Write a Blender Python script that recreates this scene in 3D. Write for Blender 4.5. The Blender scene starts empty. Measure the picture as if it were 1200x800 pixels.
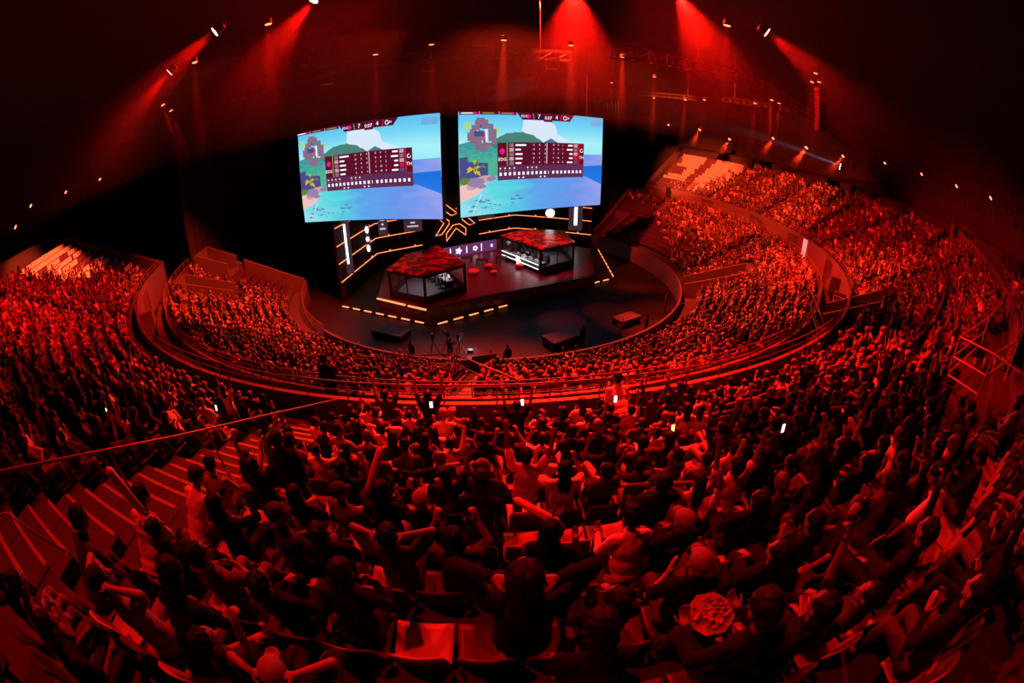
import bpy, bmesh, math, random
import numpy as np
from mathutils import Vector, Matrix, Euler, noise
from math import sin, cos, pi, radians as R

random.seed(7); RNG = np.random.default_rng(7)
SC = bpy.context.scene
C = SC.collection

# ------------------------------------------------------------------ camera, world, haze light levels
EXPOSURE = 0.0
HAZE = 0.0005
KEY = 4.0
cam_d = bpy.data.cameras.new('camera')
cam = bpy.data.objects.new('camera', cam_d); C.objects.link(cam)
cam_d.type = 'PANO'
for holder in (cam_d, getattr(cam_d, 'cycles', None)):       # full frame 15 mm fisheye lens
    if holder is None: continue
    for k_, v_ in (('panorama_type', 'FISHEYE_EQUISOLID'), ('fisheye_lens', 15.0), ('fisheye_fov', R(220))):
        try: setattr(holder, k_, v_)
        except Exception: pass
cam_d.sensor_width = 36.0; cam_d.sensor_fit = 'HORIZONTAL'
cam_d.clip_start = 0.05; cam_d.clip_end = 300
CAMLOC = Vector((0, -41, 15))
cam.location = CAMLOC
cam.rotation_euler = (R(90 - 28), 0, R(-3))
bpy.context.view_layer.update()
SC.camera = cam
SC.view_settings.view_transform = 'Standard'
try: SC.view_settings.look = 'None'
except Exception: pass
SC.view_settings.exposure = EXPOSURE; SC.view_settings.gamma = 1.0
SC.view_settings.use_curve_mapping = False
w = bpy.data.worlds.new('world'); SC.world = w; w.use_nodes = True
w.node_tree.nodes['Background'].inputs[0].default_value = (0.40, 0.004, 0.016, 1)
w.node_tree.nodes['Background'].inputs[1].default_value = 0.0035
try:
    SC.cycles.use_denoising = True
    SC.cycles.max_bounces = 4; SC.cycles.diffuse_bounces = 2; SC.cycles.glossy_bounces = 2
    SC.cycles.transmission_bounces = 3; SC.cycles.volume_bounces = 0; SC.cycles.transparent_max_bounces = 6
    SC.cycles.volume_step_rate = 4.0; SC.cycles.volume_max_steps = 64
    SC.cycles.use_light_tree = True
    SC.cycles.sample_clamp_indirect = 4.0
except Exception: pass

RED = (1.0, 0.004, 0.002); ORED = (1.0, 0.028, 0.006)
def aim(o, target):
    d = Vector(target) - o.location
    o.rotation_euler = d.to_track_quat('-Z', 'Y').to_euler()
def spot(name, loc, target, power, ang=40, col=RED, blend=0.6, size=0.3, parent=None):
    l = bpy.data.lights.new(name, 'SPOT'); l.energy = power * KEY; l.color = col
    l.spot_size = R(ang); l.spot_blend = blend; l.shadow_soft_size = size
    o = bpy.data.objects.new(name, l); C.objects.link(o); o.location = loc; aim(o, target)
    if parent:
        o.parent = parent; o.matrix_parent_inverse = parent.matrix_world.inverted()
    return o
def arena(r, a, z): return Vector((r * sin(R(a)), -r * cos(R(a)), z))

# bare spots without fixtures, added unseen high above the arena to light the stands
spot('wash_light', (2, -6, 27), arena(24, -5, 4), 42000, 56, ORED)
spot('wash_light', (-4, -14, 27), arena(24, -58, 4), 62000, 50, ORED)
spot('wash_light', (4, -6, 27), arena(25, 50, 4), 70000, 54, ORED)
spot('wash_light', (2, -8, 27), arena(25, 95, 4), 34000, 54, ORED)
spot('wash_light', (2, -8, 27), arena(26, 122, 4), 22000, 30, (1, .02, .02))
spot('wash_light', (6, -12, 27), arena(38, 104, 11), 62000, 50, ORED)
spot('wash_light', (8, -8, 27), arena(39, 124, 12), 150000, 24, (1, .075, .02))
spot('wash_light', (4, -12, 27), arena(38, 62, 11), 42000, 50, RED)
spot('wash_light', (-6, -14, 27), arena(38, -46, 11), 30000, 46, RED)
spot('wash_light', (-10, -16, 27), arena(41, -58, 13), 120000, 20, (1, .075, .02))
spot('wash_light', (-9, -14, 27), arena(38, -9, 11), 12500, 46, RED, size=.2)
spot('wash_light', (10, -14, 27), arena(37, 14, 11), 12500, 46, RED, size=.2)
spot('wash_light', (4, -20, 26), arena(39, 22, 11.5), 16000, 24, RED, size=.25)
spot('wash_light', (-7, -37, 27), arena(38.6, -1, 11.5), 3200, 56, RED, size=.2)

# ------------------------------------------------------------------ materials
MATS = {}
def mat(name, col, rough=0.7, metal=0.0, emit=None, estr=0.0, noise_amt=0.0, nscale=20.0, bump=0.0, spec=0.4):
    if name in MATS: return MATS[name]
    m = bpy.data.materials.new(name); m.use_nodes = True; nt = m.node_tree
    b = nt.nodes['Principled BSDF']
    b.inputs['Base Color'].default_value = (*col, 1); b.inputs['Roughness'].default_value = rough
    b.inputs['Metallic'].default_value = metal
    b.inputs['Specular IOR Level'].default_value = spec
    if emit:
        b.inputs['Emission Color'].default_value = (*emit, 1); b.inputs['Emission Strength'].default_value = estr
    if noise_amt or bump:
        tc = nt.nodes.new('ShaderNodeTexCoord'); n = nt.nodes.new('ShaderNodeTexNoise')
        n.inputs['Scale'].default_value = nscale; n.inputs['Detail'].default_value = 4
        nt.links.new(tc.outputs['Object'], n.inputs['Vector'])
        if noise_amt:
            mr = nt.nodes.new('ShaderNodeMapRange'); mr.inputs['To Min'].default_value = 1 - noise_amt; mr.inputs['To Max'].default_value = 1 + noise_amt
            nt.links.new(n.outputs['Fac'], mr.inputs['Value'])
            mx = nt.nodes.new('ShaderNodeMix'); mx.data_type = 'RGBA'; mx.blend_type = 'MULTIPLY'; mx.inputs['Factor'].default_value = 1
            mx.inputs['A'].default_value = (*col, 1)
            nt.links.new(mr.outputs['Result'], mx.inputs['B']); nt.links.new(mx.outputs['Result'], b.inputs['Base Color'])
        if bump:
            bp = nt.nodes.new('ShaderNodeBump'); bp.inputs['Strength'].default_value = bump; bp.inputs['Distance'].default_value = 0.02
            nt.links.new(n.outputs['Fac'], bp.inputs['Height']); nt.links.new(bp.outputs['Normal'], b.inputs['Normal'])
    MATS[name] = m; return m
def emis(name, col, s):
    return mat(name, (0.01, 0.01, 0.01), 0.5, emit=col, estr=s)
CONC = mat('concrete', (0.09, 0.085, 0.08), 0.85, noise_amt=0.25, nscale=3, bump=0.2)
CONC_D = mat('dark_concrete', (0.03, 0.028, 0.028), 0.85, noise_amt=0.3, nscale=4)
PAINT = mat('painted_parapet', (0.06, 0.055, 0.055), 0.6, noise_amt=0.12, nscale=5)
RAILM = mat('painted_rail', (0.13, 0.12, 0.12), 0.35, metal=0.3)
BLACKM = mat('black_metal', (0.010, 0.010, 0.011), 0.5, metal=0.3)
TRUSSM = mat('truss_metal', (0.014, 0.012, 0.012), 0.5, metal=0.2)
DRAPE = mat('black_drape', (0.006, 0.005, 0.006), 0.95)
FLOORM = mat('arena_floor_vinyl', (0.005, 0.004, 0.0045), 0.6, noise_amt=0.4, nscale=0.6)
DECKM = mat('glossy_stage_deck', (0.05, 0.02, 0.03), 0.35, noise_amt=0.2, nscale=1.0)
NOSE = mat('step_nosing', (0.22, 0.2, 0.19), 0.6, noise_amt=0.25, nscale=9)
STEPM = mat('stair_concrete', (0.03, 0.028, 0.028), 0.8, noise_amt=0.3, nscale=5)
LED_O = emis('amber_led', (1.0, 0.24, 0.08), 2.0)
LED_W = emis('white_led', (1.0, 0.92, 0.95), 3.0)
GLASS = None

# ------------------------------------------------------------------ object helpers
def tag(o, label=None, cat=None, group=None, kind=None):
    if label: o['label'] = label
    if cat: o['category'] = cat
    if group: o['group'] = group
    if kind: o['kind'] = kind
    return o
def empty(name, loc=(0, 0, 0), rz=0.0):
    o = bpy.data.objects.new(name, None); C.objects.link(o); o.location = loc; o.rotation_euler = (0, 0, rz)
    o.empty_display_size = 0.2
    return o
class MB:
    """collects shapes for ONE mesh object"""
    def __init__(s): s.v = []; s.f = []; s.m = []; s.mi = 0
    def add(s, vs, fs):
        n = len(s.v); s.v += [tuple(p) for p in vs]; s.f += [tuple(i + n for i in f) for f in fs]; s.m += [s.mi] * len(fs)
        return s
    def box(s, c, d, M=None):
        x, y, z = d[0] / 2, d[1] / 2, d[2] / 2
        vs = [Vector((sx * x, sy * y, sz * z)) for sx in (-1, 1) for sy in (-1, 1) for sz in (-1, 1)]
        if M is not None: vs = [M @ p for p in vs]
        vs = [p + Vector(c) for p in vs]
        return s.add(vs, [(0, 1, 3, 2), (4, 6, 7, 5), (0, 4, 5, 1), (2, 3, 7, 6), (0, 2, 6, 4), (1, 5, 7, 3)])
    def bar(s, a, b, wd=0.05, ht=None, up=(0, 0, 1)):
        a = Vector(a); b = Vector(b); d = b - a; L = d.length
        if L < 1e-6: return s
        ht = ht or wd; y = d / L; u = Vector(up); x = y.cross(u)
        if x.length < 1e-4: x = y.cross(Vector((1, 0, 0)))
        x.normalize(); z = x.cross(y)
        M = Matrix((x, y, z)).transposed()
        return s.box((a + b) / 2, (wd, L, ht), M)
    def tube(s, pts, r, n=8, closed=False):
        pts = [Vector(p) for p in pts]; rr = r if hasattr(r, '__len__') else [r] * len(pts)
        rings = []; m = len(pts); ref = Vector((0, 0, 1))
        for i, p in enumerate(pts):
            if closed: d = pts[(i + 1) % m] - pts[i - 1]
            else: d = pts[min(i + 1, m - 1)] - pts[max(i - 1, 0)]
            if d.length < 1e-9: d = Vector((0, 0, 1))
            d.normalize(); x = d.cross(ref)
            if x.length < 0.05: x = d.cross(Vector((0, 1, 0)))
            x.normalize(); y = d.cross(x)
            rings.append([p + (x * cos(2 * pi * k / n) + y * sin(2 * pi * k / n)) * rr[i] for k in range(n)])
        vs = [q for rg in rings for q in rg]; fs = []
        for i in range(m if closed else m - 1):
            j = (i + 1) % m
            for k in range(n):
                fs.append((i * n + k, i * n + (k + 1) % n, j * n + (k + 1) % n, j * n + k))
        if not closed:
            fs.append(tuple(range(n))[::-1]); fs.append(tuple((m - 1) * n + k for k in range(n)))
        return s.add(vs, fs)
    def prism(s, poly, z0, z1):
        n = len(poly); vs = [(p[0], p[1], z0) for p in poly] + [(p[0], p[1], z1) for p in poly]
        fs = [tuple(range(n))[::-1], tuple(range(n, 2 * n))] + [(i, (i + 1) % n, n + (i + 1) % n, n + i) for i in range(n)]
        return s.add(vs, fs)
    def ell(s, c, r, M=None, nu=10, nv=7):
        vs = []; fs = []; c = Vector(c)
        for i in range(nv + 1):
            t = pi * i / nv
            for k in range(nu):
                p = Vector((r[0] * sin(t) * cos(2 * pi * k / nu), r[1] * sin(t) * sin(2 * pi * k / nu), r[2] * cos(t)))
                vs.append(c + (M @ p if M is not None else p))
        for i in range(nv):
            for k in range(nu):
                a, b, c2, d = i * nu + k, i * nu + (k + 1) % nu, (i + 1) * nu + (k + 1) % nu, (i + 1) * nu + k
                if i == 0: fs.append((a, d, c2))
                elif i == nv - 1: fs.append((a, d, b))
                else: fs.append((a, d, c2, b))
        return s.add(vs, fs)
    def arc(s, prof, a0, a1, n, closed_prof=False):
        """sweep a profile [(r, z)] round the arena axis from angle a0 to a1 (degrees)"""
        vs = []; fs = []; m = len(prof)
        for i in range(n + 1):
            a = a0 + (a1 - a0) * i / n
            vs += [arena(r, a, z) for r, z in prof]
        mm = m if closed_prof else m - 1
        for i in range(n):
            for k in range(mm):
                k2 = (k + 1) % m
                fs.append((i * m + k, i * m + k2, (i + 1) * m + k2, (i + 1) * m + k))
        if closed_prof:
            fs.append(tuple(range(m))[::-1]); fs.append(tuple(n * m + k for k in range(m)))
        return s.add(vs, fs)
    def mesh(s, name, mats, smooth=False):
        me = bpy.data.meshes.new(name); me.from_pydata([tuple(p) for p in s.v], [], s.f)
        for m in (mats if isinstance(mats, (list, tuple)) else [mats]): me.materials.append(m)
        if any(s.m): me.polygons.foreach_set('material_index', s.m)
        if smooth: me.polygons.foreach_set('use_smooth', [True] * len(s.f))
        me.update(); return me
    def build(s, name, mats, parent=None, smooth=False, recalc=True):
        me = s.mesh(name, mats, smooth)
        if recalc:
            bm = bmesh.new(); bm.from_mesh(me); bmesh.ops.recalc_face_normals(bm, faces=bm.faces); bm.to_mesh(me); bm.free()
        o = bpy.data.objects.new(name, me); C.objects.link(o)
        if parent: o.parent = parent
        return o
def struct(name, mb, m, smooth=False): return tag(mb.build(name, m, smooth=smooth), kind='structure')
def copy_tree(o, parent=None):
    c = o.copy(); C.objects.link(c)
    if parent: c.parent = parent
    for ch in list(o.children): copy_tree(ch, c)
    return c
def ngon(o_name, pts, m, parent=None):
    return MB().add(pts, [tuple(range(len(pts)))]).build(o_name, m, parent, recalc=False)

# ------------------------------------------------------------------ the bowl
UR0, UZ0, UDR, UDZ, UN = 33.2, 7.9, 0.8, 0.42, 13      # upper stand: first row radius, floor height, tread, rise, rows
LR0, LZ0, LDR, LDZ, LN = 20.6, 1.7, 0.74, 0.39, 13     # lower stand
UA0, UA1, LA0, LA1 = -67, 131, -80, 135
def zU(r): return UZ0 + (r - UR0) * UDZ / UDR
def zL(r): return LZ0 + (r - LR0) * LDZ / LDR

mb = MB(); mb.arc([(0.01, 0), (32.2, 0)], -180, 180, 96)
struct('floor', mb, FLOORM)
# lower stand steps: one concrete body
prof = [(18.9, 0.0), (18.9, 1.3), (20.2, 1.3)]
for i in range(LN):
    r = LR0 + LDR * i; z = LZ0 + LDZ * i
    prof += [(r - LDR / 2 - .03, z), (r + LDR / 2 - .03, z)]
prof += [(29.9, 6.7), (31.0, 6.7), (31.0, 6.0), (32.1, 6.0), (32.1, 0)]
struct('floor_lower_stand', MB().arc(prof, LA0, LA1, 150), CONC_D)
prof = [(32.1, 6.0), (32.1, 7.9)]
for i in range(UN):
    r = UR0 + UDR * i; z = UZ0 + UDZ * i
    prof += [(r - UDR / 2 if i else 32.1, z), (r + UDR / 2, z)]
prof += [(43.2, UZ0 + UDZ * UN), (46.4, UZ0 + UDZ * UN), (46.4, 6.0)]
struct('floor_upper_stand', MB().arc(prof, UA0, UA1, 150), CONC_D)
# parapets
PAR = [(18.72, 0), (18.72, 2.0), (18.9, 2.0), (18.9, 0)]
struct('wall_front_parapet', MB().arc(PAR, -42, 135, 90, True), PAINT)
struct('wall_mid_parapet', MB().arc([(29.98, 6.4), (29.98, 7.2), (30.12, 7.2), (30.12, 6.4)], -75, 128, 110, True), PAINT)
mb = MB(); UP = [(31.98, 6.0), (31.98, 8.45), (32.12, 8.45), (32.12, 6.0)]
DOORS = [(-56, -51), (-30, -26), (24, 28), (60, 64), (78, 82), (94, 97), (110, 114)]
a = UA0
for d0, d1 in DOORS + [(UA1, UA1)]:
    mb.arc(UP, a, d0, max(2, int((d0 - a) / 1.5)), True)
    if d1 > d0: mb.arc([(31.98, 8.0), (31.98, 8.45), (32.12, 8.45), (32.12, 8.0)], d0, d1, 4, True)
    a = d1
struct('wall_upper_parapet', mb, PAINT)
for k, (a0, a1) in enumerate(((-68.4, -67.0), (131.0, 132.4))):
    struct('wall_stand_end', MB().arc([(32.1, 0), (32.1, 8.5), (43.4, 14.2), (46.4, 14.2), (46.4, 0)], a0, a1, 2, True), CONC_D)
for a0, a1 in ((-81.0, -80.0), (135.0, 136.0)):
    struct('wall_stand_end', MB().arc([(18.9, 0), (18.9, 2.3), (20.4, 2.3), (30.1, 7.4), (31.0, 7.4), (31.0, 0)], a0, a1, 2, True), PAINT)

def rail(name, a0, a1, r, z, h, label, group=None, n=None, bars=3, rfun=None, posts=True, zf=None, t=0.022):
    """curved railing: rails + posts, one thing"""
    n = n or max(4, int(abs(a1 - a0) * R(1) * r / 0.9))
    root = empty(name, arena(r, (a0 + a1) / 2, z)); off = root.location.copy()
    def P(a, hh):
        q = (a - a0) / (a1 - a0)
        rr = rfun(q) if rfun else r
        zz = zf(q) if zf else z
        return arena(rr, a, zz + hh) - off
    for b in range(bars):
        hh = h * (1 - b / bars)
        MB().tube([P(a0 + (a1 - a0) * i / n, hh) for i in range(n + 1)], t * (1.2 if b == 0 else .7), 5).build('rail_bar', RAILM, root)
    if posts:
        pm = MB().tube([(0, 0, 0), (0, 0, h)], t, 5).mesh('post', RAILM); st_ = max(2, int(math.ceil(n / 90)))
        for i in range(0, n + 1, st_):
            c = bpy.data.objects.new('post', pm); C.objects.link(c); c.parent = root; c.location = P(a0 + (a1 - a0) * i / n, 0)
    return tag(root, label, 'railing', group)
rail('railing', -66, 130, 32.05, 8.45, 0.55, 'long curved rail running along the front edge of the upper stand', n=160, bars=2)
rail('railing', -74, 128, 30.05, 7.2, 0.6, 'long curved rail behind the back row of the lower stand', n=150, bars=3)
rail('railing', -79, -44, 20.3, 1.3, 1.0, 'red lit curved rail between front walkway and seats of lower stand', bars=3)
rail('railing', -79, -42, 18.8, 1.3, 1.1, 'outer rail of the red front walkway beside the dark arena floor', bars=5)

# ------------------------------------------------------------------ curving parapets inside the upper stand
def curve_r(pts):
    A_ = [p[0] for p in pts]; Rr = [p[1] for p in pts]
    return lambda a: float(np.interp(a, A_, Rr))
RA = curve_r([(7, 34.8), (14, 34.6), (18, 35.0), (23.4, 36.05), (33, 37.3), (40, 38.3), (53.5, 40.0), (63, 41.4)])
RB = curve_r([(14, 40.1), (18.8, 40.4), (26, 40.9), (34.3, 41.5), (48, 42.9), (61, 44.7)])
def wallcurve(name, rf, a0, a1, h, dz0=0.0, n=40, t=.14):
    vs = []; fs = []
    for i in range(n + 1):
        a = a0 + (a1 - a0) * i / n; r = rf(a); z = zU(r)
        vs += [arena(r - t / 2, a, z - .8), arena(r - t / 2, a, z + h), arena(r + t / 2, a, z + h), arena(r + t / 2, a, z - .8)]
    for i in range(n):
        for k in range(4): fs.append((i * 4 + k, i * 4 + (k + 1) % 4, i * 4 + 4 + (k + 1) % 4, i * 4 + 4 + k))
    fs += [(3, 2, 1, 0), (n * 4, n * 4 + 1, n * 4 + 2, n * 4 + 3)]
    return struct(name, MB().add(vs, fs), PAINT)
wallcurve('wall_cross_aisle', RA, 26, 63, .75)
wallcurve('wall_cross_aisle', RB, 22, 61, 1.2)
rail('railing', 8, 26, 36, 0, 1.0, 'straight ended handrail curving across the upper stand beside the raised landing', n=18, bars=2,
     rfun=lambda q: RA(8 + 18 * q), zf=lambda q: zU(RA(8 + 18 * q)), t=.026)
rail('railing', 26, 63, 39, 0, .45, 'curved rail on top of the first red parapet inside the upper stand', n=36, bars=1,
     rfun=lambda q: RA(26 + 37 * q), zf=lambda q: zU(RA(26 + 37 * q)) + .75)
rail('railing', 20, 61, 42, 0, .6, 'double rail on top of the outer red parapet at the upper stand edge', n=36, bars=2,
     rfun=lambda q: RB(20 + 41 * q), zf=lambda q: zU(RB(20 + 41 * q)) + 1.2)

# ------------------------------------------------------------------ aisles with stairs
AIS_U = [(-9.9, -7.0), (22, 23.6), (48, 49.4), (70.5, 72), (95, 96.3), (112, 113.2), (-44, -42.4)]
AIS_L = [(120.6, 122.6), (83.8, 85.6), (46.8, 48.4), (22, 23.6), (-3, -1.4), (-27, -25.4), (-52, -50.4)]
def stairs(a0, a1, r0, z0, dr, dz, n, near=False, sub=2, lift=.02):
    """solid flight, two steps to each seating tier"""
    m = MB(); no = MB()
    for j in range(n * sub):
        ra = r0 - dr / 2 + dr / sub * j; rb = ra + dr / sub
        z = z0 - dz / 2 + dz * (j + 1) / sub - dz / sub / 2 + lift + dz / 2 * .5
        m.arc([(ra, z - .5), (ra, z), (rb, z), (rb, z - .5)], a0, a1, 3, True)
        no.arc([(ra - .012, z - .07), (ra - .012, z + .006), (ra + .05, z + .006), (ra + .05, z - .07)], a0 + .15, a1 - .15, 3, True)
    return m, no
for k, (a0, a1) in enumerate(AIS_U):
    m, no = stairs(a0, a1, UR0, UZ0, UDR, UDZ, UN if k else 12)
    struct('floor_aisle_stairs', m, STEPM); struct('trim_step_nosing', no, NOSE)
for a0, a1 in AIS_L:
    m, no = stairs(a0, a1, LR0, LZ0, LDR, LDZ, LN)
    struct('floor_aisle_stairs', m, STEPM); struct('trim_step_nosing', no, NOSE)

def straight_rail(pts, posts, label, h=1.0, mid=False, t=.028, group=None):
    root = empty('handrail', pts[0])
    o = root.location.copy()
    MB().tube([Vector(p) - o for p in pts], t, 8).build('rail_bar', RAILM, root, smooth=True)
    if mid: MB().tube([Vector(p) - o - Vector((0, 0, h * .5)) for p in pts], t * .8, 6).build('rail_bar', RAILM, root)
    for p in posts:
        p = Vector(p)
        MB().tube([p - o - Vector((0, 0, h)), p - o], t * .85, 6).build('post', RAILM, root)
    return tag(root, label, 'railing', group)
def ar(r, a, h): return tuple(arena(r, a, zU(r) + h))
straight_rail([ar(r, a, 1.12) for r, a in ((42.0, -9.0), (40.6, -8.85), (39, -8.7), (37.25, -8.4), (35, -8.2), (33.2, -7.9), (32.2, -7.75))],
              [ar(r, a, 1.1) for r, a in ((41.2, -8.9), (38.6, -8.6), (36.5, -8.4), (34.3, -8.1), (33.2, -7.9), (32.3, -7.75))],
              'long straight handrail down the middle of the wide stairs at the front')
straight_rail([ar(41.9, -7.4, 1.0), ar(40.8, -7.2, 1.0), ar(40.4, -6.9, .3)], [ar(41.9, -7.4, 1.0)],
              'thin handrail ending low beside the bottom of the lit steps', t=.016)
# metal gate frame and landing on the right of the stand
PL = MB(); zl = 11.15
PL.add([arena(r, a, z) for r, a, z in ((38.9, 13.2, zl), (38.9, 24.0, zl), (41.4, 28, zl + .3), (42.6, 18, zl + .3), (41.6, 13.6, zl + .3), (40.6, 12.6, zl)) for z in (z,)] +
       [arena(r, a, 9.5) for r, a in ((38.9, 13.2), (38.9, 24.0), (41.4, 28), (42.6, 18), (41.6, 13.6), (40.6, 12.6))],
       [(0, 1, 2, 3, 4, 5), (11, 10, 9, 8, 7, 6)] + [(i, (i + 1) % 6, 6 + (i + 1) % 6, 6 + i) for i in range(6)])
struct('floor_landing', PL, PAINT)
lg = MB()
def P3(x, y, z): return Vector((x, y, z))
gate = empty('railing_gate', (11.18, -36.69, 11.0)); go_ = gate.location.copy()
def gb(name, a, b, t=.03): MB().tube([Vector(a) - go_, Vector(b) - go_], t, 7).build(name, mat('gate_paint', (.30, .27, .27), .5), gate)
gA, gE, gC, gD = P3(11.18, -36.69, 12.52), P3(10.68, -38.09, 12.84), P3(10.35, -39.1, 12.98), P3(16.9, -35.6, 12.64)
gF = P3(14.2, -37.9, 13.0)
for p, q in ((gA, 1.5), (gE, 1.5), (gD, 1.3), (gF, 1.5)): gb('post', p, p + Vector((0, 0, -q)))
for dz in (0, -.55, -1.05):
    v = Vector((0, 0, dz)); gb('rail_bar', gA + v, gE + v); gb('rail_bar', gA + v, gD + v)
gb('rail_bar', gE, gC); gb('rail_bar', gD, arena(40.3, 30, zU(40.3) + 1.4)); gb('rail_bar', gE + Vector((0, 0, -.55)), gF + Vector((0, 0, -.5))); gb('rail_bar', gE, gF)
tag(gate, 'welded railing frame round the red landing on the right side', 'railing')
# rails around the stair mouth at the front of the near lower stand
straight_rail([arena(27, -20, 6.2), arena(25.6, -12, 5.9), arena(24.6, -4, 5.7), arena(30.2, 1.5, 7.9)],
              [arena(27, -20, 6.2), arena(25.6, -12, 5.9), arena(24.6, -4, 5.7), arena(27.6, -1, 6.9), arena(30.2, 1.5, 7.9)],
              'bright double rail round the stair mouth just past the parapet', mid=True, t=.03)
straight_rail([arena(19.4, 47.6, 3.0), arena(26.2, 48.4, 6.5)], [arena(19.4, 47.6, 2.9), arena(22.8, 48, 4.7), arena(26.2, 48.4, 6.5)],
              'thin sloping rail beside an aisle of the crowded lower stand on the right', h=1.0)
straight_rail([arena(30.3, 29.5, 9.0), arena(32.4, 26.5, 7.4)], [arena(30.3, 29.5, 9.0)], 'steep stair rail in the dark gap behind the lower stand', h=1.0, mid=True)
straight_rail([arena(30.3, 31.5, 9.0), arena(32.2, 29.0, 7.6)], [arena(30.3, 31.5, 9.0)], 'second steep stair rail in the dark gap behind the lower stand', h=1.0, mid=True)
# stairs in the corridor between both stands
for (a0, a1, da) in ((58, 53, 1), (40, 46, 1), (-50, -44, 1), (88, 93, 1)):
    m = MB(); n = 9
    for j in range(n):
        b0 = a0 + (a1 - a0) * j / n; b1 = a0 + (a1 - a0) * (j + 1) / n; z = 6.0 + (7.9 - 6.0) * (j + 1) / n
        m.arc([(31.05, 6), (31.05, z), (31.95, z), (31.95, 6)], min(b0, b1), max(b0, b1), 1, True)
    struct('floor_corridor_stairs', m, PAINT)
m = MB()
for j in range(13):     # stair flight up through the parapet at the upper right
    r0_ = 30.6 + .32 * j; m.arc([(r0_, 5.6), (r0_, 6.15 + .2 * j), (r0_ + .32, 6.15 + .2 * j), (r0_ + .32, 5.6)], 37.6, 42.0, 3, True)
struct('floor_vomitory_stairs', m, PAINT)
m = MB(); m.arc([(30.6, 6), (30.6, 7.4), (34.6, 9.8), (34.6, 8)], 37.2, 37.6, 1, True); m.arc([(30.6, 6), (30.6, 7.4), (34.6, 9.8), (34.6, 8)], 42.0, 42.4, 1, True)
struct('wall_vomitory_side', m, PAINT)
# vomitory block in the right lower stand, its slanted wall lit red
def vom(a0, a1, r0, r1, z0, z1, h0=1.1, h1=1.3, lo=.6):
    m = MB()
    for a, b in ((a0, a0 + .5), (a1 - .5, a1)):
        m.arc([(r0, z0 - lo), (r0, z0 + h0), (r1, z1 + h1), (r1, z1 - lo)], a, b, 1, True)
    m.arc([(r1, z1 - lo), (r1, z1 + h1), (r1 + .25, z1 + h1), (r1 + .25, z1 - lo)], a0, a1, 2, True)
    struct('wall_vomitory', m, PAINT)
    m = MB(); m.arc([(r0, z0 - .3), (r0, z0 + .03), (r1, z0 + .05), (r1, z0 - .3)], a0 + .5, a1 - .5, 2, True)
    struct('floor_vomitory', m, PAINT)
vom(67, 74, 19.0, 25.4, 1.5, 3.6)
vom(-64, -58, 24.6, 29.3, 4.2, 6.0)
vom(-79, -72, 26.0, 29.3, 5.0, 6.2, 1.3, 1.6)
vom(128, 134.5, 19.2, 24.4, 1.5, 3.4)
m = MB(); m.arc([(20.4, 1.3), (20.4, 3.2), (25.4, 5.6), (25.4, 3.2)], -80.4, -79.6, 1, True); m.arc([(19.0, 1.3), (19.0, 2.6), (20.4, 3.2), (20.4, 1.3)], -80.4, -79.6, 1, True)
struct('wall_stand_end', m, PAINT)

# ------------------------------------------------------------------ outer wall, dome, drapes
nt_m = bpy.data.materials.new('ribbed_ceiling_panels'); nt_m.use_nodes = True; nt = nt_m.node_tree; b = nt.nodes['Principled BSDF']
tc = nt.nodes.new('ShaderNodeTexCoord'); br = nt.nodes.new('ShaderNodeTexBrick'); br.inputs['Scale'].default_value = 1.0
br.inputs['Color1'].default_value = (0.013, 0.010, 0.010, 1); br.inputs['Color2'].default_value = (0.006, 0.005, 0.005, 1); br.inputs['Mortar'].default_value = (0.0015, 0.001, 0.001, 1)
br.inputs['Mortar Size'].default_value = 0.06; br.inputs['Brick Width'].default_value = 0.16; br.inputs['Row Height'].default_value = 0.42
nt.links.new(tc.outputs['UV'], br.inputs['Vector']); nt.links.new(br.outputs['Color'], b.inputs['Base Color']); b.inputs['Roughness'].default_value = .8
DOMEM = nt_m
def dome(prof, n, name, m, a0=-180, a1=180):
    vs = []; fs = []; uvs = []; k = len(prof)
    for i in range(n + 1):
        a = a0 + (a1 - a0) * i / n; vs += [arena(r, a, z) for r, z in prof]
    for i in range(n):
        for j in range(k - 1): fs.append((i * k + j, i * k + j + 1, (i + 1) * k + j + 1, (i + 1) * k + j))
    me = bpy.data.meshes.new(name); me.from_pydata(vs, [], fs); me.materials.append(m)
    L = [0.0]
    for j in range(1, k): L.append(L[-1] + math.hypot(prof[j][0] - prof[j - 1][0], prof[j][1] - prof[j - 1][1]))
    uv = me.uv_layers.new(name='UVMap'); d = []
    for p in me.polygons:
        for vi in p.vertices: d += [(vi // k) / n * (a1 - a0) / 360 * 40.0, L[vi % k] * .35]
    uv.data.foreach_set('uv', d)
    o = bpy.data.objects.new(name, me); C.objects.link(o); return tag(o, kind='structure')
dome([(51.5, 17.5)] + [(51.5 * cos(t), 17.5 + 14 * sin(t)) for t in [R(x) for x in range(6, 90, 6)]] + [(.5, 31.6)], 120, 'ceiling', DOMEM)
WALLD = mat('dark_plaster_wall', (0.012, 0.01, 0.011), .9)
struct('wall_outer', MB().arc([(46.4, 5), (46.4, 15.0), (51.4, 15.3), (51.4, 17.6)], -180, 180, 96), WALLD)
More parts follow.
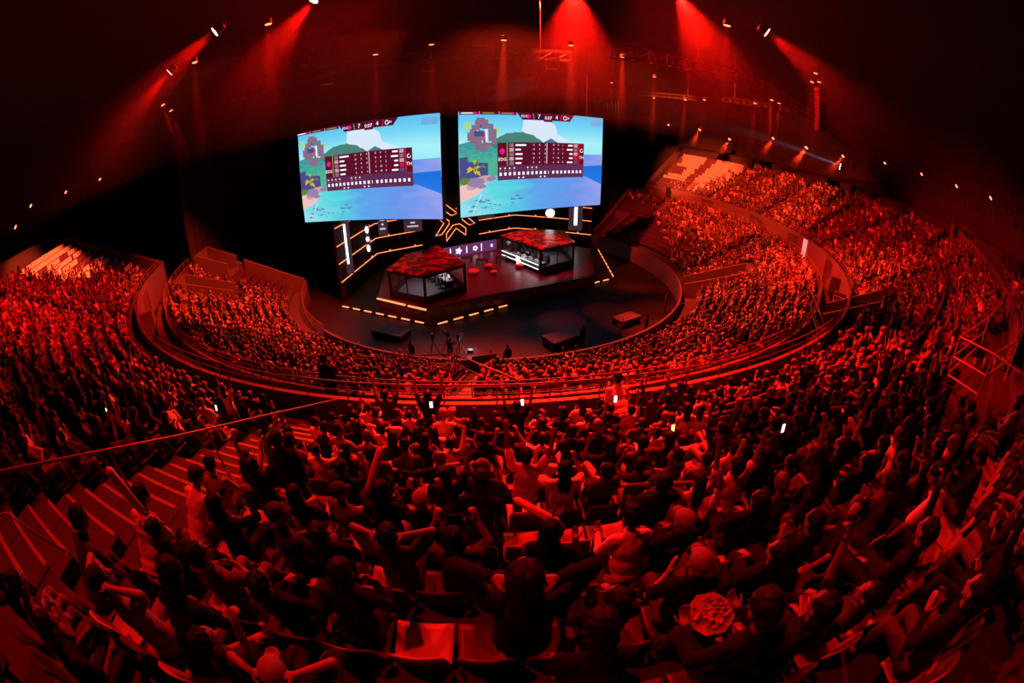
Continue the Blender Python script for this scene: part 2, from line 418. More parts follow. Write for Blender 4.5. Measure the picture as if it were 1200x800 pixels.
# black drapes hanging behind the stage, side by side
for k in range(14):
    a0 = 139 + (150 / 14) * k; a1 = a0 + 150 / 14 - .3; m = MB(); vs = []; n = 40
    for i in range(n + 1):
        a = a0 + (a1 - a0) * i / n; r = 29.5 + .16 * sin(i * 1.9)
        vs += [arena(r, a, 0.0), arena(r, a, 21.0), arena(r + .05, a, 21.0), arena(r + .05, a, 0)]
    fs = [(i * 4 + q, i * 4 + (q + 1) % 4, i * 4 + 4 + (q + 1) % 4, i * 4 + 4 + q) for i in range(n) for q in range(4)]
    m.add(vs, fs); o = m.build('drape', DRAPE)
    o.data.transform(Matrix.Translation(-arena(29.5, (a0 + a1) / 2, 0))); o.location = arena(29.5, (a0 + a1) / 2, 0)
    tag(o, 'black floor length drape behind the stage, %s panel counted from the right stand' % ('first second third fourth fifth sixth seventh eighth ninth tenth eleventh twelfth thirteenth fourteenth'.split()[k]), 'drape', 'black drapes behind the stage')

# ------------------------------------------------------------------ stage
FC = Vector((4.2, -4.5, 0)); U = Vector((.854, .519, 0)).normalized(); W_ = Vector((-.519, .854, 0)).normalized()
plat = [(-14.4, -5.1), (-4.7, -10.0), (13.2, 0.9), (14.4, 14.0), (3.4, 16.0), (-8.2, 8.4), (-13.0, 5.6)]
struct('floor_stage_apron', MB().prism(plat, 0, .12), FLOORM)
deck = [(-10.3, -5.9), (-5.4, -8.9), (10.4, -1.6), (12.2, 8.5), (3.4, 15.2), (-8.2, 7.9), (-11.6, 3.0)]
dk = MB().prism(deck, .12, 1.2).build('stage_deck', DECKM)
tag(dk, 'glossy dark polygonal stage deck under the two player booths', 'stage')
def edge_strip(name, p0, p1, z, label, group, n=1, gap=.35, parent=None, m=LED_O, t=.07):
    p0 = Vector((p0[0], p0[1], z)); p1 = Vector((p1[0], p1[1], z)); d = p1 - p0
    for i in range(n):
        a = p0 + d * (i / n); b2 = p0 + d * ((i + 1 - gap) / n)
        o = MB().bar(a - a, b2 - a, t, t).build(name, m, parent); o.location = a
        if not parent: tag(o, label, 'light strip', group)
def dash(p0, p1, n, lab): edge_strip('floor_light_strip', p0, p1, .17, lab, 'dashes of light on the ' + lab.split(' the ')[-1], n, .4, t=.09)
dash((-14.2, -5.2), (-5.1, -9.8), 7, 'short glowing amber floor strip on the apron edge left of its front corner')
dash((-4.4, -9.8), (1.9, -6.0), 5, 'short glowing amber floor strip on the apron edge right of its front corner')
dash((6.9, -2.9), (12.9, .6), 5, 'short glowing amber floor strip on the apron edge before the right booth')
dash((13.2, 1.3), (14.3, 13.6), 9, 'dim red floor strip on the far right edge of the apron')
edge_strip('deck_light_strip', (-10.35, -6.0), (-7.4, -7.8), 1.1, 'bright orange light strip on the deck edge below left booth', None, 1, 0, t=.12)
edge_strip('deck_light_strip', (-7.1, -8.0), (-5.4, -9.0), 1.1, 'shorter bright orange light strip at the deck front corner', None, 1, 0, t=.12)
# back walls: drapes with horizontal light lines and small clamps
BW = {'left outer': ((-14.5, -3.6), (-13.2, 6.0)), 'left inner': ((-13.2, 6.0), (-8.2, 8.7)), 'centre': ((-8.2, 8.7), (-1.4, 13.3)), 'right inner': ((-1.4, 13.3), (3.4, 16.5)), 'right outer': ((3.4, 16.5), (13.2, 12.7))}
for nm, (p, q) in BW.items():
    p = Vector((*p, 0)); q = Vector((*q, 0)); d = (q - p); n = Vector((-d.y, d.x, 0)).normalized()
    if n.dot(Vector((0, 1, 0))) < 0: n = -n
    mid = (p + q) / 2
    bb = MB().box((0, 0, 3.85), (d.length, .2, 7.7), Matrix.Rotation(math.atan2(d.y, d.x), 3, 'Z')).build('wall_stage', DRAPE)
    bb.location = mid + n * .22
    tag(bb, kind='structure')
    if nm != 'centre':
        for zi, z in enumerate((2.0, 3.85, 5.6, 7.4)):
            e = empty('light_line', p + Vector((0, 0, z))); MB().bar((0, 0, 0), d, .07, .07).build('tube', LED_O, e)
            for c in range(1, 4): MB().box(d * (c / 3.6) + Vector((0, 0, .12)), (.14, .14, .14)).build('clamp', LED_O if c % 2 else BLACKM, e)
            tag(e, '%s amber light line on the %s stage wall' % (('lowest', 'second lowest', 'second highest', 'highest')[zi], nm), 'light line')
# star shaped logo in outline on the centre wall
cx = Vector((-4.45, 11.05, 0)); cd = (Vector((-1.4, 13.3, 0)) - Vector((-8.2, 8.7, 0))).normalized()
logo = empty('star_logo', cx + Vector((0, 0, 4.3)))
def lg_poly(pts, sc=.0042 * 1.0):
    # pts in 900x800 crop units around (430, 400)
    P = [cd * ((x - 430) * .0135) + Vector((0, 0, (400 - y) * .0098)) for x, y in pts]
    m = MB(); m.tube(P, .055, 5, closed=True); m.build('outline', LED_O, logo)
lg_poly([(330, 145), (470, 305), (405, 322), (333, 240)])
lg_poly([(235, 550), (325, 405), (285, 350), (262, 300), (290, 285), (378, 385), (378, 430), (300, 545)])
lg_poly([(345, 645), (347, 545), (420, 450), (487, 445), (555, 520), (552, 610), (450, 497)])
lg_poly([(655, 470), (595, 485), (517, 395), (517, 345), (560, 300), (585, 330), (568, 365)])
lg_poly([(520, 170), (455, 245), (480, 262), (545, 200)])
tag(logo, 'four armed star emblem outlined in amber light on the stage back wall', 'logo')
# lit pillar signs
def pillar(loc, w_, h, label, kind):
    e = empty('stage_pillar_sign', loc); PNL = mat('smoked_panel', (.05, .045, .06), .3, emit=(.25, .13, .2), estr=.16)
    M = Matrix.Rotation(math.atan2(-loc[0] + 0, 1) * 0, 3, 'Z')
    MB().box((0, 0, h / 2), (w_, .15, h)).build('panel', PNL, e)
    if kind == 'bar': MB().box((0, -.1, h * .55), (w_ * .22, .06, h * .72)).build('light_tube', LED_W, e)
    elif kind == 'pills':
        for i, zz in enumerate((.12, .47, .82)):
            MB().ell((0, -.1, h * zz), (w_ * .4, .06, h * (.13 if i != 1 else .09)), nu=12).build('light_disc', LED_W, e)
    elif kind == 'disc':
        MB().ell((0, -.1, h * .25), (w_ * .42, .06, w_ * .42), nu=14).build('light_disc', LED_W, e)
        for i in range(3): MB().box((0, -.1, h * (.62 + .13 * i)), (w_ * .7, .05, h * .07)).build('light_bar', LED_W, e)
    else:
        for zz, ww in ((.3, .6), (.5, .25), (.7, .5)): MB().box((0, -.1, h * zz), (w_ * ww, .05, h * .08)).build('light_bar', emis('dim_white_led', (.8, .6, .75), .8), e)
    tag(e, label, 'sign')
pillar((-14.1, -1.9, 2.3), .9, 5.6, 'tall leaning panel with vertical white tube left of the stage', 'bar')
pillar((-13.35, 3.2, 3.1), .5, 3.0, 'narrow black sign of three white lozenges on the left wall', 'pills')
pillar((-12.2, 5.8, 4.2), 1.1, 2.6, 'small smoked panel with faint figure under the left screen', 'box')
pillar((-9.0, 7.6, 4.0), 2.2, 2.2, 'wide dim smoked panel under the right end of left screen', 'box')
pillar((11.1, 13.0, 2.5), 1.8, 3.8, 'smoked panel with bright vertical tube under the right screen', 'bar')
pillar((7.9, 14.2, 4.0), 1.4, 2.3, 'black panel with white disc and small marks on right wall', 'disc')
pillar((-.6, 13.4, 4.1), 2.4, 1.6, 'dim grey panel under the left corner of the right screen', 'box')
# low led strip wall at the back of the deck with team marks
lw = empty('low_screen_wall', (-4.7, 5.6, 1.2)); ld = (Vector((.4, 8.6, 0)) - Vector((-5.6, 5.2, 0)))
MB().bar((-.6, -.4, .6), Vector((-.6, -.4, .6)) + ld, .2, 1.2).build('panel', emis('violet_led', (.22, .05, .20), .6), lw)
nrm = Vector((ld.y, -ld.x, 0)).normalized()
for i, (s_, wd, hh, mm) in enumerate(((.12, .1, .9, LED_W), (.27, .9, .8, LED_W), (.42, .07, .8, LED_W), (.58, .6, .65, LED_W), (.7, .06, .9, LED_W), (.9, .35, .3, LED_W))):
    M = Matrix.Rotation(math.atan2(ld.y, ld.x), 3, 'Z'); c = Vector((-.6, -.4, .6)) + ld * s_ + nrm * .13
    if i in (1, 3):
        pts = []; nn = 10
        for k in range(nn):
            rr = (wd / 2) * (1 if k % 2 == 0 else (.5 if i == 1 else .8)); t = 2 * pi * k / nn
            pts.append(c + M @ Vector((rr * cos(t), 0, rr * sin(t))))
        ngon('mark', pts, mm, lw)
        if i == 3: ngon('mark_centre', [c + nrm * .03 + M @ Vector((.15 * cos(t), 0, .15 * sin(t))) for t in np.linspace(0, 6.28, 9)[:-1]], BLACKM, lw)
    else: MB().box(c, (wd * .5, .04, hh), M).build('mark', mm, lw)
tag(lw, 'low violet screen strip with white star mark behind the deck', 'screen')

# ------------------------------------------------------------------ booths
gm = bpy.data.materials.new('booth_glass'); gm.use_nodes = True; nt = gm.node_tree; nt.nodes.clear()
o_ = nt.nodes.new('ShaderNodeOutputMaterial'); tr = nt.nodes.new('ShaderNodeBsdfTransparent'); gl = nt.nodes.new('ShaderNodeBsdfGlossy'); mx = nt.nodes.new('ShaderNodeMixShader')
tr.inputs['Color'].default_value = (.86, .84, .88, 1); gl.inputs['Roughness'].default_value = .03; mx.inputs[0].default_value = .1
nt.links.new(tr.outputs[0], mx.inputs[1]); nt.links.new(gl.outputs[0], mx.inputs[2]); nt.links.new(mx.outputs[0], o_.inputs[0]); GLASS = gm
rm = bpy.data.materials.new('roof_painted_reflections'); rm.use_nodes = True; nt = rm.node_tree; b = nt.nodes['Principled BSDF']
tc = nt.nodes.new('ShaderNodeTexCoord'); wv = nt.nodes.new('ShaderNodeTexNoise'); wv.inputs['Scale'].default_value = .9; wv.inputs['Detail'].default_value = 5; wv.inputs['Distortion'].default_value = 1.5
cr = nt.nodes.new('ShaderNodeValToRGB'); cr.color_ramp.elements[0].position = .42; cr.color_ramp.elements[0].color = (.06, .01, .02, 1); cr.color_ramp.elements[1].position = .66; cr.color_ramp.elements[1].color = (.5, .08, .09, 1)  # red reflections painted into the dark glossy roof colour
nt.links.new(tc.outputs['Object'], wv.inputs['Vector']); nt.links.new(wv.outputs['Fac'], cr.inputs['Fac']); nt.links.new(cr.outputs['Color'], b.inputs['Base Color']); b.inputs['Roughness'].default_value = .22
ROOFM = rm
CHAIRM = mat('gaming_chair_leather', (.05, .05, .055), .5); WHITEP = mat('white_desk', (.8, .8, .82), .4)
MON = emis('monitor_glow', (.75, .85, 1.0), 1.2)
ORDW = ['first', 'second', 'third', 'fourth', 'fifth']
def booth(name, poly, z0, z1, label, desk, face, lines=None):
    """poly: roof outline; desk: (p0, p1); face: direction the players look"""
    root = empty(name, (sum(p[0] for p in poly) / len(poly), sum(p[1] for p in poly) / len(poly), z0)); o = root.location.copy(); h = z1 - z0
    P = [Vector((p[0], p[1], 0)) - Vector((o.x, o.y, 0)) for p in poly]; n = len(P)
    MB().prism([(p.x, p.y) for p in P], 0, .08).build('booth_floor', mat('booth_floor', (.10, .085, .095), .5), root)
    MB().prism([(p.x * 1.04, p.y * 1.04) for p in P], h, h + .12).build('roof', ROOFM, root)
    for i in range(n):
        MB().bar(P[i], P[i] + Vector((0, 0, h)), .22).build('post', BLACKM, root)
        a, b2 = P[i], P[(i + 1) % n]
        MB().bar(a + Vector((0, 0, .35)), b2 + Vector((0, 0, .35)), .12, .7).build('wall_panel', BLACKM, root)
        MB().bar(a + Vector((0, 0, h - .12)), b2 + Vector((0, 0, h - .12)), .14, .24).build('header', BLACKM, root)
        g = MB().bar(a * .995 + Vector((0, 0, .7)), b2 * .995 + Vector((0, 0, .7)), .03, .01); g = MB()
        g.add([a * .99 + Vector((0, 0, .7)), b2 * .99 + Vector((0, 0, .7)), b2 * .99 + Vector((0, 0, h - .2)), a * .99 + Vector((0, 0, h - .2))], [(0, 1, 2, 3)])
        g.build('glass_pane', GLASS, root, recalc=False)
        mid = (a + b2) / 2; MB().bar(mid + Vector((0, 0, .3)), mid + Vector((0, 0, h)), .09).build('mullion', BLACKM, root)
    # light inside
    lt = MB().box((0, 0, h - .12), (2.2, .25, .06)).build('ceiling_lamp', emis('booth_lamp', (1, .93, .95), 5), root)
    l = bpy.data.lights.new('booth_lamp_light', 'AREA'); l.shape = 'RECTANGLE'; l.size = 3; l.size_y = 2; l.energy = 75; l.color = (1, .86, .9)
    lo = bpy.data.objects.new('booth_lamp_light', l); C.objects.link(lo); lo.parent = root; lo.location = (0, 0, h - .2)
    tag(root, label, 'player booth')
    # desk with five places
    d0 = Vector((*desk[0], 0)); d1 = Vector((*desk[1], 0)); dd = d1 - d0; f = Vector((*face, 0)).normalized()
    side = 'left' if 'left' in label else 'right'
    dk = empty('gaming_desk', d0 + Vector((0, 0, z0 + .08))); M = Matrix.Rotation(math.atan2(dd.y, dd.x), 3, 'Z')
    MB().box(dd / 2 + Vector((0, 0, .72)), (dd.length, .8, .05), M).build('desk_top', WHITEP, dk)
    for s_ in (.02, .5, .98): MB().box(dd * s_ + Vector((0, 0, .35)), (.06, .7, .7), M).build('leg', BLACKM, dk)
    MB().box(dd / 2 + f * .38 + Vector((0, 0, .4)), (dd.length, .04, .6), M).build('front_panel', BLACKM, dk)
    tag(dk, 'long white desk inside the %s player booth' % side, 'desk')
    spots = []
    for i in range(5):
        c = d0 + dd * ((i + .5) / 5) + Vector((0, 0, z0 + .08)); rz = math.atan2(-f.x, f.y)
        mo = empty('monitor', c + Vector((0, 0, .745)) + f * .1, rz)
        MB().box((0, 0, .3), (.56, .03, .33)).build('bezel', BLACKM, mo); MB().box((0, -.02, .3), (.52, .01, .29)).build('screen', MON, mo); MB().box((0, 0.02, .07), (.05, .04, .14)).box((0, .02, .01), (.25, .18, .02)).build('stand', BLACKM, mo)
        tag(mo, 'black monitor with lit screen on the %s booth desk' % side, 'monitor', 'monitors on the %s booth desk' % side); mo['label'] = 'black monitor on the %s booth desk, %s from the front' % (side, ORDW[i])
        ch = empty('gaming_chair', c - f * .75, rz)
        MB().box((0, 0, .46), (.5, .5, .1)).build('seat', CHAIRM, ch); MB().box((0, -.24, .85), (.46, .1, .75)).box((0, -.22, 1.28), (.3, .12, .18)).build('backrest', CHAIRM, ch)
        MB().tube([(0, 0, .06), (0, 0, .42)], .04, 6).build('gas_lift', BLACKM, ch)
        mbs = MB(); [mbs.bar((0, 0, .05), (.3 * cos(t), .3 * sin(t), .04), .05) for t in np.linspace(0, 2 * pi, 6)[:-1]]; mbs.build('base', BLACKM, ch)
        tag(ch, 'dark gaming chair at the %s booth desk' % side, 'chair', 'gaming chairs in the %s booth' % side); ch['label'] = 'dark gaming chair at the %s booth desk, %s from the front' % (side, ORDW[i])
        spots.append((c - f * .72, rz))
    return root, spots
bL, spotsL = booth('player_booth', [(-8.9, -6.2), (-5.5, -8.1), (-2.3, -5.3), (-5.4, .9), (-8.2, -1.8)], 1.2, 3.75, 'left player booth with painted red reflections on its roof and lit interior', ((-3.7, -4.7), (-5.9, -.3)), (.87, .42))
bR, spotsR = booth('player_booth', [(1.3, 4.7), (4.9, -1.0), (8.7, 1.7), (8.4, 7.0), (3.8, 7.4)], 1.2, 3.75, 'right player booth with glossy red roof and star mark', ((2.6, 4.4), (5.4, 0)), (-.84, -.53))
o = bR.location
for zz in (.5, .95): MB().bar(Vector((1.25, 4.5, zz)) - Vector((o.x, o.y, 0)), Vector((4.7, -1.0, zz)) - Vector((o.x, o.y, 0)), .05, .05).build('light_line', LED_W, bR)
c = Vector((2.95, 1.7, .72)) - Vector((o.x, o.y, 0)); e1 = Vector((3.6, -5.7, 0)).normalized(); pts = []
for k in range(12):
    rr = .5 if k % 2 == 0 else .25; pts.append(c + e1 * rr * cos(2 * pi * k / 12) + Vector((0, 0, rr * sin(2 * pi * k / 12))) + Vector((-.1, -.06, 0)))
ngon('star_mark', pts, emis('bright_white_led', (1, .95, 1), 6), bR)
# small things on the deck
POUF = mat('red_vinyl', (.5, .04, .03), .4)
for (x, y, s_, lb) in ((-1.7, -.6, .55, 'round red pouf nearest the left booth'), (.3, -.9, .3, 'small grey cube stool on the deck'), (3.0, 1.2, .45, 'red pouf beside the right booth'), (-.2, 1.2, .4, 'red pouf at the middle of the deck')):
    e = empty('pouf', (x, y, 1.2)); MB().tube([(0, 0, 0), (0, 0, .04), (0, 0, .38), (0, 0, .42)], [s_ * .8, s_, s_, s_ * .85], 14).build('cushion', POUF, e, smooth=True); MB().tube([(0, 0, .19), (0, 0, .22)], s_ * 1.02, 14).build('piping', BLACKM, e); tag(e, lb, 'pouf')
for (x, y, lb) in ((-2.6, 3.6, 'low black table with thin top behind the poufs'), (-.9, 2.6, 'low black table in the middle of the deck'), (1.2, 3.4, 'low black table in front of the right booth')):
    e = empty('low_table', (x, y, 1.2)); MB().box((0, 0, .5), (1.3, .9, .05)).build('table_top', BLACKM, e)
    for sx in (-1, 1):
        for sy in (-1, 1): MB().box((sx * .55, sy * .35, .24), (.06, .06, .48)).build('leg', BLACKM, e)
    tag(e, lb, 'table')
spot('stage_wash_light', (0, 3, 24), (2, 0, 1.2), 12000, 46, (1, .004, .03))  # bare spot without a fixture, added to redden the deck
spot('added_stage_front', (-15, -16, 24), (-7, -4, 1.2), 8000, 22, (1, .006, .02))  # added unseen spot, brightens the left side of the deck
spot('pool_light', (-4, -2, 7), (2.2, .2, 1.2), 12, 22, (1, .7, 1))

# ------------------------------------------------------------------ hanging screens with the game broadcast
def scol(r, g, b): # sRGB 0-255 to linear
    return tuple(((c / 255) / 12.92 if c / 255 < .04 else ((c / 255 + .055) / 1.055) ** 2.4) for c in (r, g, b))
SM = {}
def sm(name, rgb, s=1.0): return emis('screen_' + name, scol(*rgb), s)
def grad(name, stops, axis='v', noise=0.0, nsc=6.0):
    """a picture colour that runs over the screen image: the picture itself, given off by the LED panel"""
    m = bpy.data.materials.new('screen_' + name); m.use_nodes = True; nt = m.node_tree; nt.nodes.clear()
    o = nt.nodes.new('ShaderNodeOutputMaterial'); e = nt.nodes.new('ShaderNodeEmission'); uv = nt.nodes.new('ShaderNodeUVMap'); sp = nt.nodes.new('ShaderNodeSeparateXYZ')
    cr = nt.nodes.new('ShaderNodeValToRGB'); el = cr.color_ramp.elements
    while len(el) < len(stops): el.new(.5)
    for k, (p, c) in enumerate(stops): el[k].position = p; el[k].color = (*scol(*c), 1)
    nt.links.new(uv.outputs[0], sp.inputs[0]); src = sp.outputs['X' if axis == 'u' else 'Y']
    if noise:
        nz = nt.nodes.new('ShaderNodeTexNoise'); nz.inputs['Scale'].default_value = nsc; nz.inputs['Detail'].default_value = 5
        mp = nt.nodes.new('ShaderNodeMapping'); mp.inputs['Scale'].default_value = (1.0, 2.2, 1); mp.inputs['Rotation'].default_value = (0, 0, .5)
        nt.links.new(uv.outputs[0], mp.inputs[0]); nt.links.new(mp.outputs[0], nz.inputs['Vector'])
        ma = nt.nodes.new('ShaderNodeMath'); ma.operation = 'MULTIPLY_ADD'; ma.inputs[1].default_value = noise; nt.links.new(nz.outputs['Fac'], ma.inputs[0])
        sb = nt.nodes.new('ShaderNodeMath'); sb.operation = 'SUBTRACT'; sb.inputs[1].default_value = noise / 2; nt.links.new(src, sb.inputs[0]); nt.links.new(sb.outputs[0], ma.inputs[2]); src = ma.outputs[0]
    nt.links.new(src, cr.inputs[0]); nt.links.new(cr.outputs[0], e.inputs[0]); e.inputs[1].default_value = 1.0
    nt.links.new(e.outputs[0], o.inputs[0]); return m
SKY = grad('sky', [(0, (90, 190, 240)), (.15, (120, 215, 245)), (.3, (170, 240, 250)), (.5, (150, 235, 245))])
SEA = grad('sea', [(0, (150, 225, 235)), (.25, (90, 215, 225)), (.5, (95, 165, 235)), (.75, (105, 150, 235)), (1, (150, 160, 235))], 'u', .5, 5)
DEEP = grad('deep_sea', [(.5, (25, 110, 215)), (.75, (40, 120, 230))], 'v', .2, 8)
CLOUD = sm('cloud', (215, 232, 250)); HILL = sm('hill', (70, 130, 120)); HILL2 = sm('far_hill', (70, 120, 145)); JUN = grad('jungle', [(.3, (60, 150, 160)), (.5, (80, 180, 150))], 'v', .6, 30)
BLD = sm('building', (75, 75, 140)); PALM = sm('palm', (205, 190, 40)); PALM2 = sm('palm_shade', (100, 130, 50)); ROCK = sm('rock', (150, 130, 170)); ROCK2 = sm('rock_light', (205, 160, 170)); SAND = sm('sand', (240, 195, 190))
BOARD = sm('board', (92, 14, 40)); BOARD2 = sm('board_lower', (92, 44, 84)); HUD = sm('hud', (70, 10, 40)); WHT = sm('white', (250, 245, 255), 1.2); PINK = sm('magenta', (240, 20, 150)); OLV = sm('olive', (150, 150, 80)); REDS = sm('red', (225, 20, 50)); MAPC = sm('map_grey', (135, 110, 135)); MAPR = sm('map_red', (230, 70, 80)); MAPY = sm('map_lime', (170, 220, 120)); SHOAL = sm('shoal', (95, 130, 195)); PANL = sm('tag_panel', (110, 175, 225))
def text_polys(txt, h):
    cu = bpy.data.curves.new('t', 'FONT'); cu.body = txt; cu.size = h; cu.align_x = 'CENTER'; cu.align_y = 'CENTER'; cu.resolution_u = 2
    ob = bpy.data.objects.new('t', cu); C.objects.link(ob); dg = bpy.context.evaluated_depsgraph_get(); me = ob.evaluated_get(dg).to_mesh()
    vs = [tuple(v.co) for v in me.vertices]; fs = [tuple(p.vertices) for p in me.polygons]
    ob.evaluated_get(dg).to_mesh_clear(); bpy.data.objects.remove(ob); bpy.data.curves.remove(cu); return vs, fs
def screen(P0, P1, z0, z1, label, outn):
    P0 = Vector((*P0, 0)); P1 = Vector((*P1, 0)); d = P1 - P0; Wd = d.length; H = z1 - z0; rz = math.atan2(d.y, d.x)
    root = empty('hanging_screen', (P0.x, P0.y, z0), rz)         # local x runs along the screen, -y faces the audience
    MB().box((Wd / 2, .26, H / 2), (Wd + .25, .5, H + .2)).build('housing', BLACKM, root)
    fr = MB()
    for i in range(9): fr.box((Wd * (i + .5) / 9, .75, H / 2), (.08, .5, H)); fr.box((Wd / 2, .75, H * (i + .5) / 9), (Wd, .45, .06))
    fr.build('support_frame', BLACKM, root)
    for s_ in (.12, .5, .88): MB().tube([(Wd * s_, .3, H), (Wd * s_, .3, 22.0 - z0)], .03, 5).build('hoist_cable', BLACKM, root)
    def xy(u, v, l=0): return (u * Wd, -.01 * l, (1 - v) * H)
    mats = [SKY, SEA, DEEP, CLOUD, HILL, HILL2, JUN, BLD, PALM, PALM2, ROCK, ROCK2, SAND, SHOAL, PANL]; pic = MB()
    def poly(pts, m, l, mb_=None, ml=None):
        q = mb_ or pic; q.mi = (ml or mats).index(m); q.add([xy(u, v, l) for u, v in pts], [tuple(range(len(pts)))[::-1]])
    poly([(0, 0), (1, 0), (1, .6), (0, .6)], SKY, 1)
    poly([(.38, .3), (.4, .07), (.56, .06), (.62, .12), (.64, .22), (.8, .33), (.4, .36)], CLOUD, 2)
    rnd = random.Random(3)
    def ridge(u0, u1, vt, vb, n, k): return [(u0 + (u1 - u0) * i / n, vb - (vb - vt) * max(0, sin(pi * (i / n) ** k)) ** .8 + rnd.uniform(-.008, .008)) for i in range(n + 1)]
    poly(ridge(.50, .68, .26, .34, 2, 1) + [(.68, .36), (.5, .36)], HILL2, 3)
    poly(ridge(.74, .95, .385, .42, 4, 1) + [(.95, .43), (.74, .43)], SKY, 3)
    poly(ridge(.16, .56, .2, .34, 22, 1.0) + [(.56, .4), (.16, .4)], HILL, 4)
    poly([(0, .46), (1, .42), (1, 1), (0, 1)], SEA, 5)
    poly([(.8, .56), (1, .54), (1, .76), (.86, .67), (.8, .66)], DEEP, 6)
    poly([(0, .31), (.08, .28), (.16, .31), (.24, .38), (.26, .62), (.12, .66), (0, .7)], JUN, 7)
    poly([(0, .44), (.05, .43), (.05, .48), (.17, .5), (.17, .63), (0, .64)], BLD, 8)
    poly([(0, .7), (.1, .66), (.16, .7), (.12, .78), (.04, .84), (0, .86)], SAND, 9)
    for (u, v, s_, m) in ((.03, .66, .04, PALM2), (.1, .68, .05, ROCK), (.15, .65, .045, ROCK2), (.19, .65, .03, ROCK), (.07, .72, .035, ROCK2), (.13, .72, .03, ROCK)):
        poly([(u + s_ * cos(t) * rnd.uniform(.8, 1.3), v + s_ * .9 * sin(t) * rnd.uniform(.7, 1.1)) for t in np.linspace(0, 2 * pi, 8)[:-1]], m, 10 + rnd.random())
    for k in range(9):
        t = k * .7; u, v = .095 + .018 * cos(k * 2.1), .53 + .03 * sin(k * 1.7); poly([(u, v), (u + .035 * cos(t) - .012 * sin(t), v + .05 * sin(t) + .014 * cos(t)), (u + .05 * cos(t), v + .065 * sin(t) + .02), (u + .03 * cos(t) + .012 * sin(t), v + .04 * sin(t) - .014 * cos(t))], PALM if k % 3 else PALM2, 12 + .2 * k)
    for k in range(26):
        u, v, s_ = rnd.uniform(.06, .38), rnd.uniform(.8, .96), rnd.uniform(.006, .022)
        poly([(u - s_, v), (u, v - s_ * .5), (u + s_ * 1.5, v), (u, v + s_ * .6)], SHOAL, 6.5)
    for k in range(8):
        u, v = .07 + k * .007, .96 - k * .022; poly([(u, v), (u + .01, v - .012), (u + .012, v), (u + .003, v + .01)], CLOUD, 7)
    poly([(.89, .03), (.99, .03), (.99, .1), (.89, .1)], PANL, 5)
    me = pic.mesh('picture', mats); uvl = me.uv_layers.new(name='UVMap'); dat = []
    for p in me.polygons:
        for vi in p.vertices: c = me.vertices[vi].co; dat += [c.x / Wd, 1 - c.z / H]
    uvl.data.foreach_set('uv', dat); po = bpy.data.objects.new('picture', me); C.objects.link(po); po.parent = root
    # overlay graphics
    m2 = [HUD, BOARD, BOARD2, PINK, OLV, REDS, MAPC, MAPR, MAPY, WHT, ROCK2, BLD]; g = MB()
    def q(pts, m, l=20): poly(pts, m, l, g, m2)
    def rc(u, v, du, dv, m, l=20): q([(u, v), (u + du, v), (u + du, v + dv), (u, v + dv)], m, l)
    rc(0, 0, .345, .03, HUD); rc(.115, 0, .002, .03, WHT, 21); rc(.235, 0, .002, .03, WHT, 21)
    for u in (.01, .135, .25): rc(u, .01, .07, .01, OLV if u > .1 else WHT, 21)
    rc(.085, .006, .018, .018, PINK, 21); rc(.315, .006, .016, .016, PINK, 21)
    q([(.345, 0), (.755, 0), (.72, .075), (.385, .075)], HUD); rc(.53, .0, .06, .09, BOARD, 21)
    q([(.425 + .014 * cos(t), .04 + .022 * sin(t)) for t in np.linspace(0, 2 * pi, 9)[:-1]], PINK, 22); q([(.452, .01), (.457, .01), (.466, .07), (.461, .07)], OLV, 22); q([(.655, .01), (.662, .01), (.654, .07), (.646, .07)], REDS, 22)
    rc(.225, .305, .61, .23, BOARD); rc(.225, .535, .61, .14, BOARD2)
    rc(.283, .305, .006, .23, OLV, 22); rc(.79, .305, .007, .23, REDS, 22); rc(.552, .31, .003, .215, WHT, 22)
    q([(.254 + .017 * cos(t), .39 + .03 * sin(t)) for t in np.linspace(0, 2 * pi, 9)[:-1]], PINK, 22)
    for i in range(5):
        v = .32 + .045 * i; rc(.3, v - .006, .028, .036, ROCK2 if i % 2 else MAPC, 22); rc(.755, v - .006, .028, .036, (ROCK2, MAPC, ROCK2, REDS, BLD)[i], 22)
        L_ = (.07, .035, .045, .045, .038)[i]; rc(.34, v + .004, L_, .016, WHT, 22); L_ = (.035, .045, .024, .026, .042)[i]; rc(.745 - L_, v + .004, L_, .016, WHT, 22)
    for i in range(20): rc(.237 + .0298 * i, .6, .014 if i != 11 else .004, .03, WHT, 22)
    for i in (0, 1, 2, 3, 6, 7, 8): rc(.238 + .0298 * i, .553, .008, .012, WHT, 22); rc(.236 + .0298 * i, .578, .014, .004, OLV, 22)
    for i in (4, 5, 9, 10): rc(.238 + .0298 * i, .65, .009, .013, WHT, 22)
    # minimap of blocks
    for (u, v, du, dv, m) in ((.09, .08, .08, .05, MAPC), (.085, .19, .06, .05, BLD), (.1, .13, .04, .03, BLD), (.14, .2, .012, .1, BLD), (.07, .2, .02, .05, MAPR), (.15, .3, .03, .03, MAPR), (.1, .33, .03, .03, MAPC), (.19, .22, .03, .1, MAPC), (.045, .2, .03, .08, MAPC), (.12, .34, .04, .05, MAPC), (.1, .06, .05, .06, MAPC), (.07, .13, .05, .05, MAPC), (.13, .12, .07, .05, MAPC), (.06, .17, .04, .14, MAPC), (.17, .17, .05, .12, MAPC), (.09, .3, .08, .07, MAPC), (.11, .18, .03, .1, MAPC), (.08, .24, .05, .06, MAPC), (.03, .1, .035, .07, MAPY), (.2, .16, .035, .05, MAPY), (.12, .2, .03, .07, MAPR), (.1, .24, .03, .03, MAPR), (.17, .25, .04, .03, MAPR), (.155, .12, .006, .16, WHT)): rc(u, v, du, dv, m, 18 + du * 30)
    ov = g.build('scoreboard', m2, root, recalc=False)
    tx = MB()
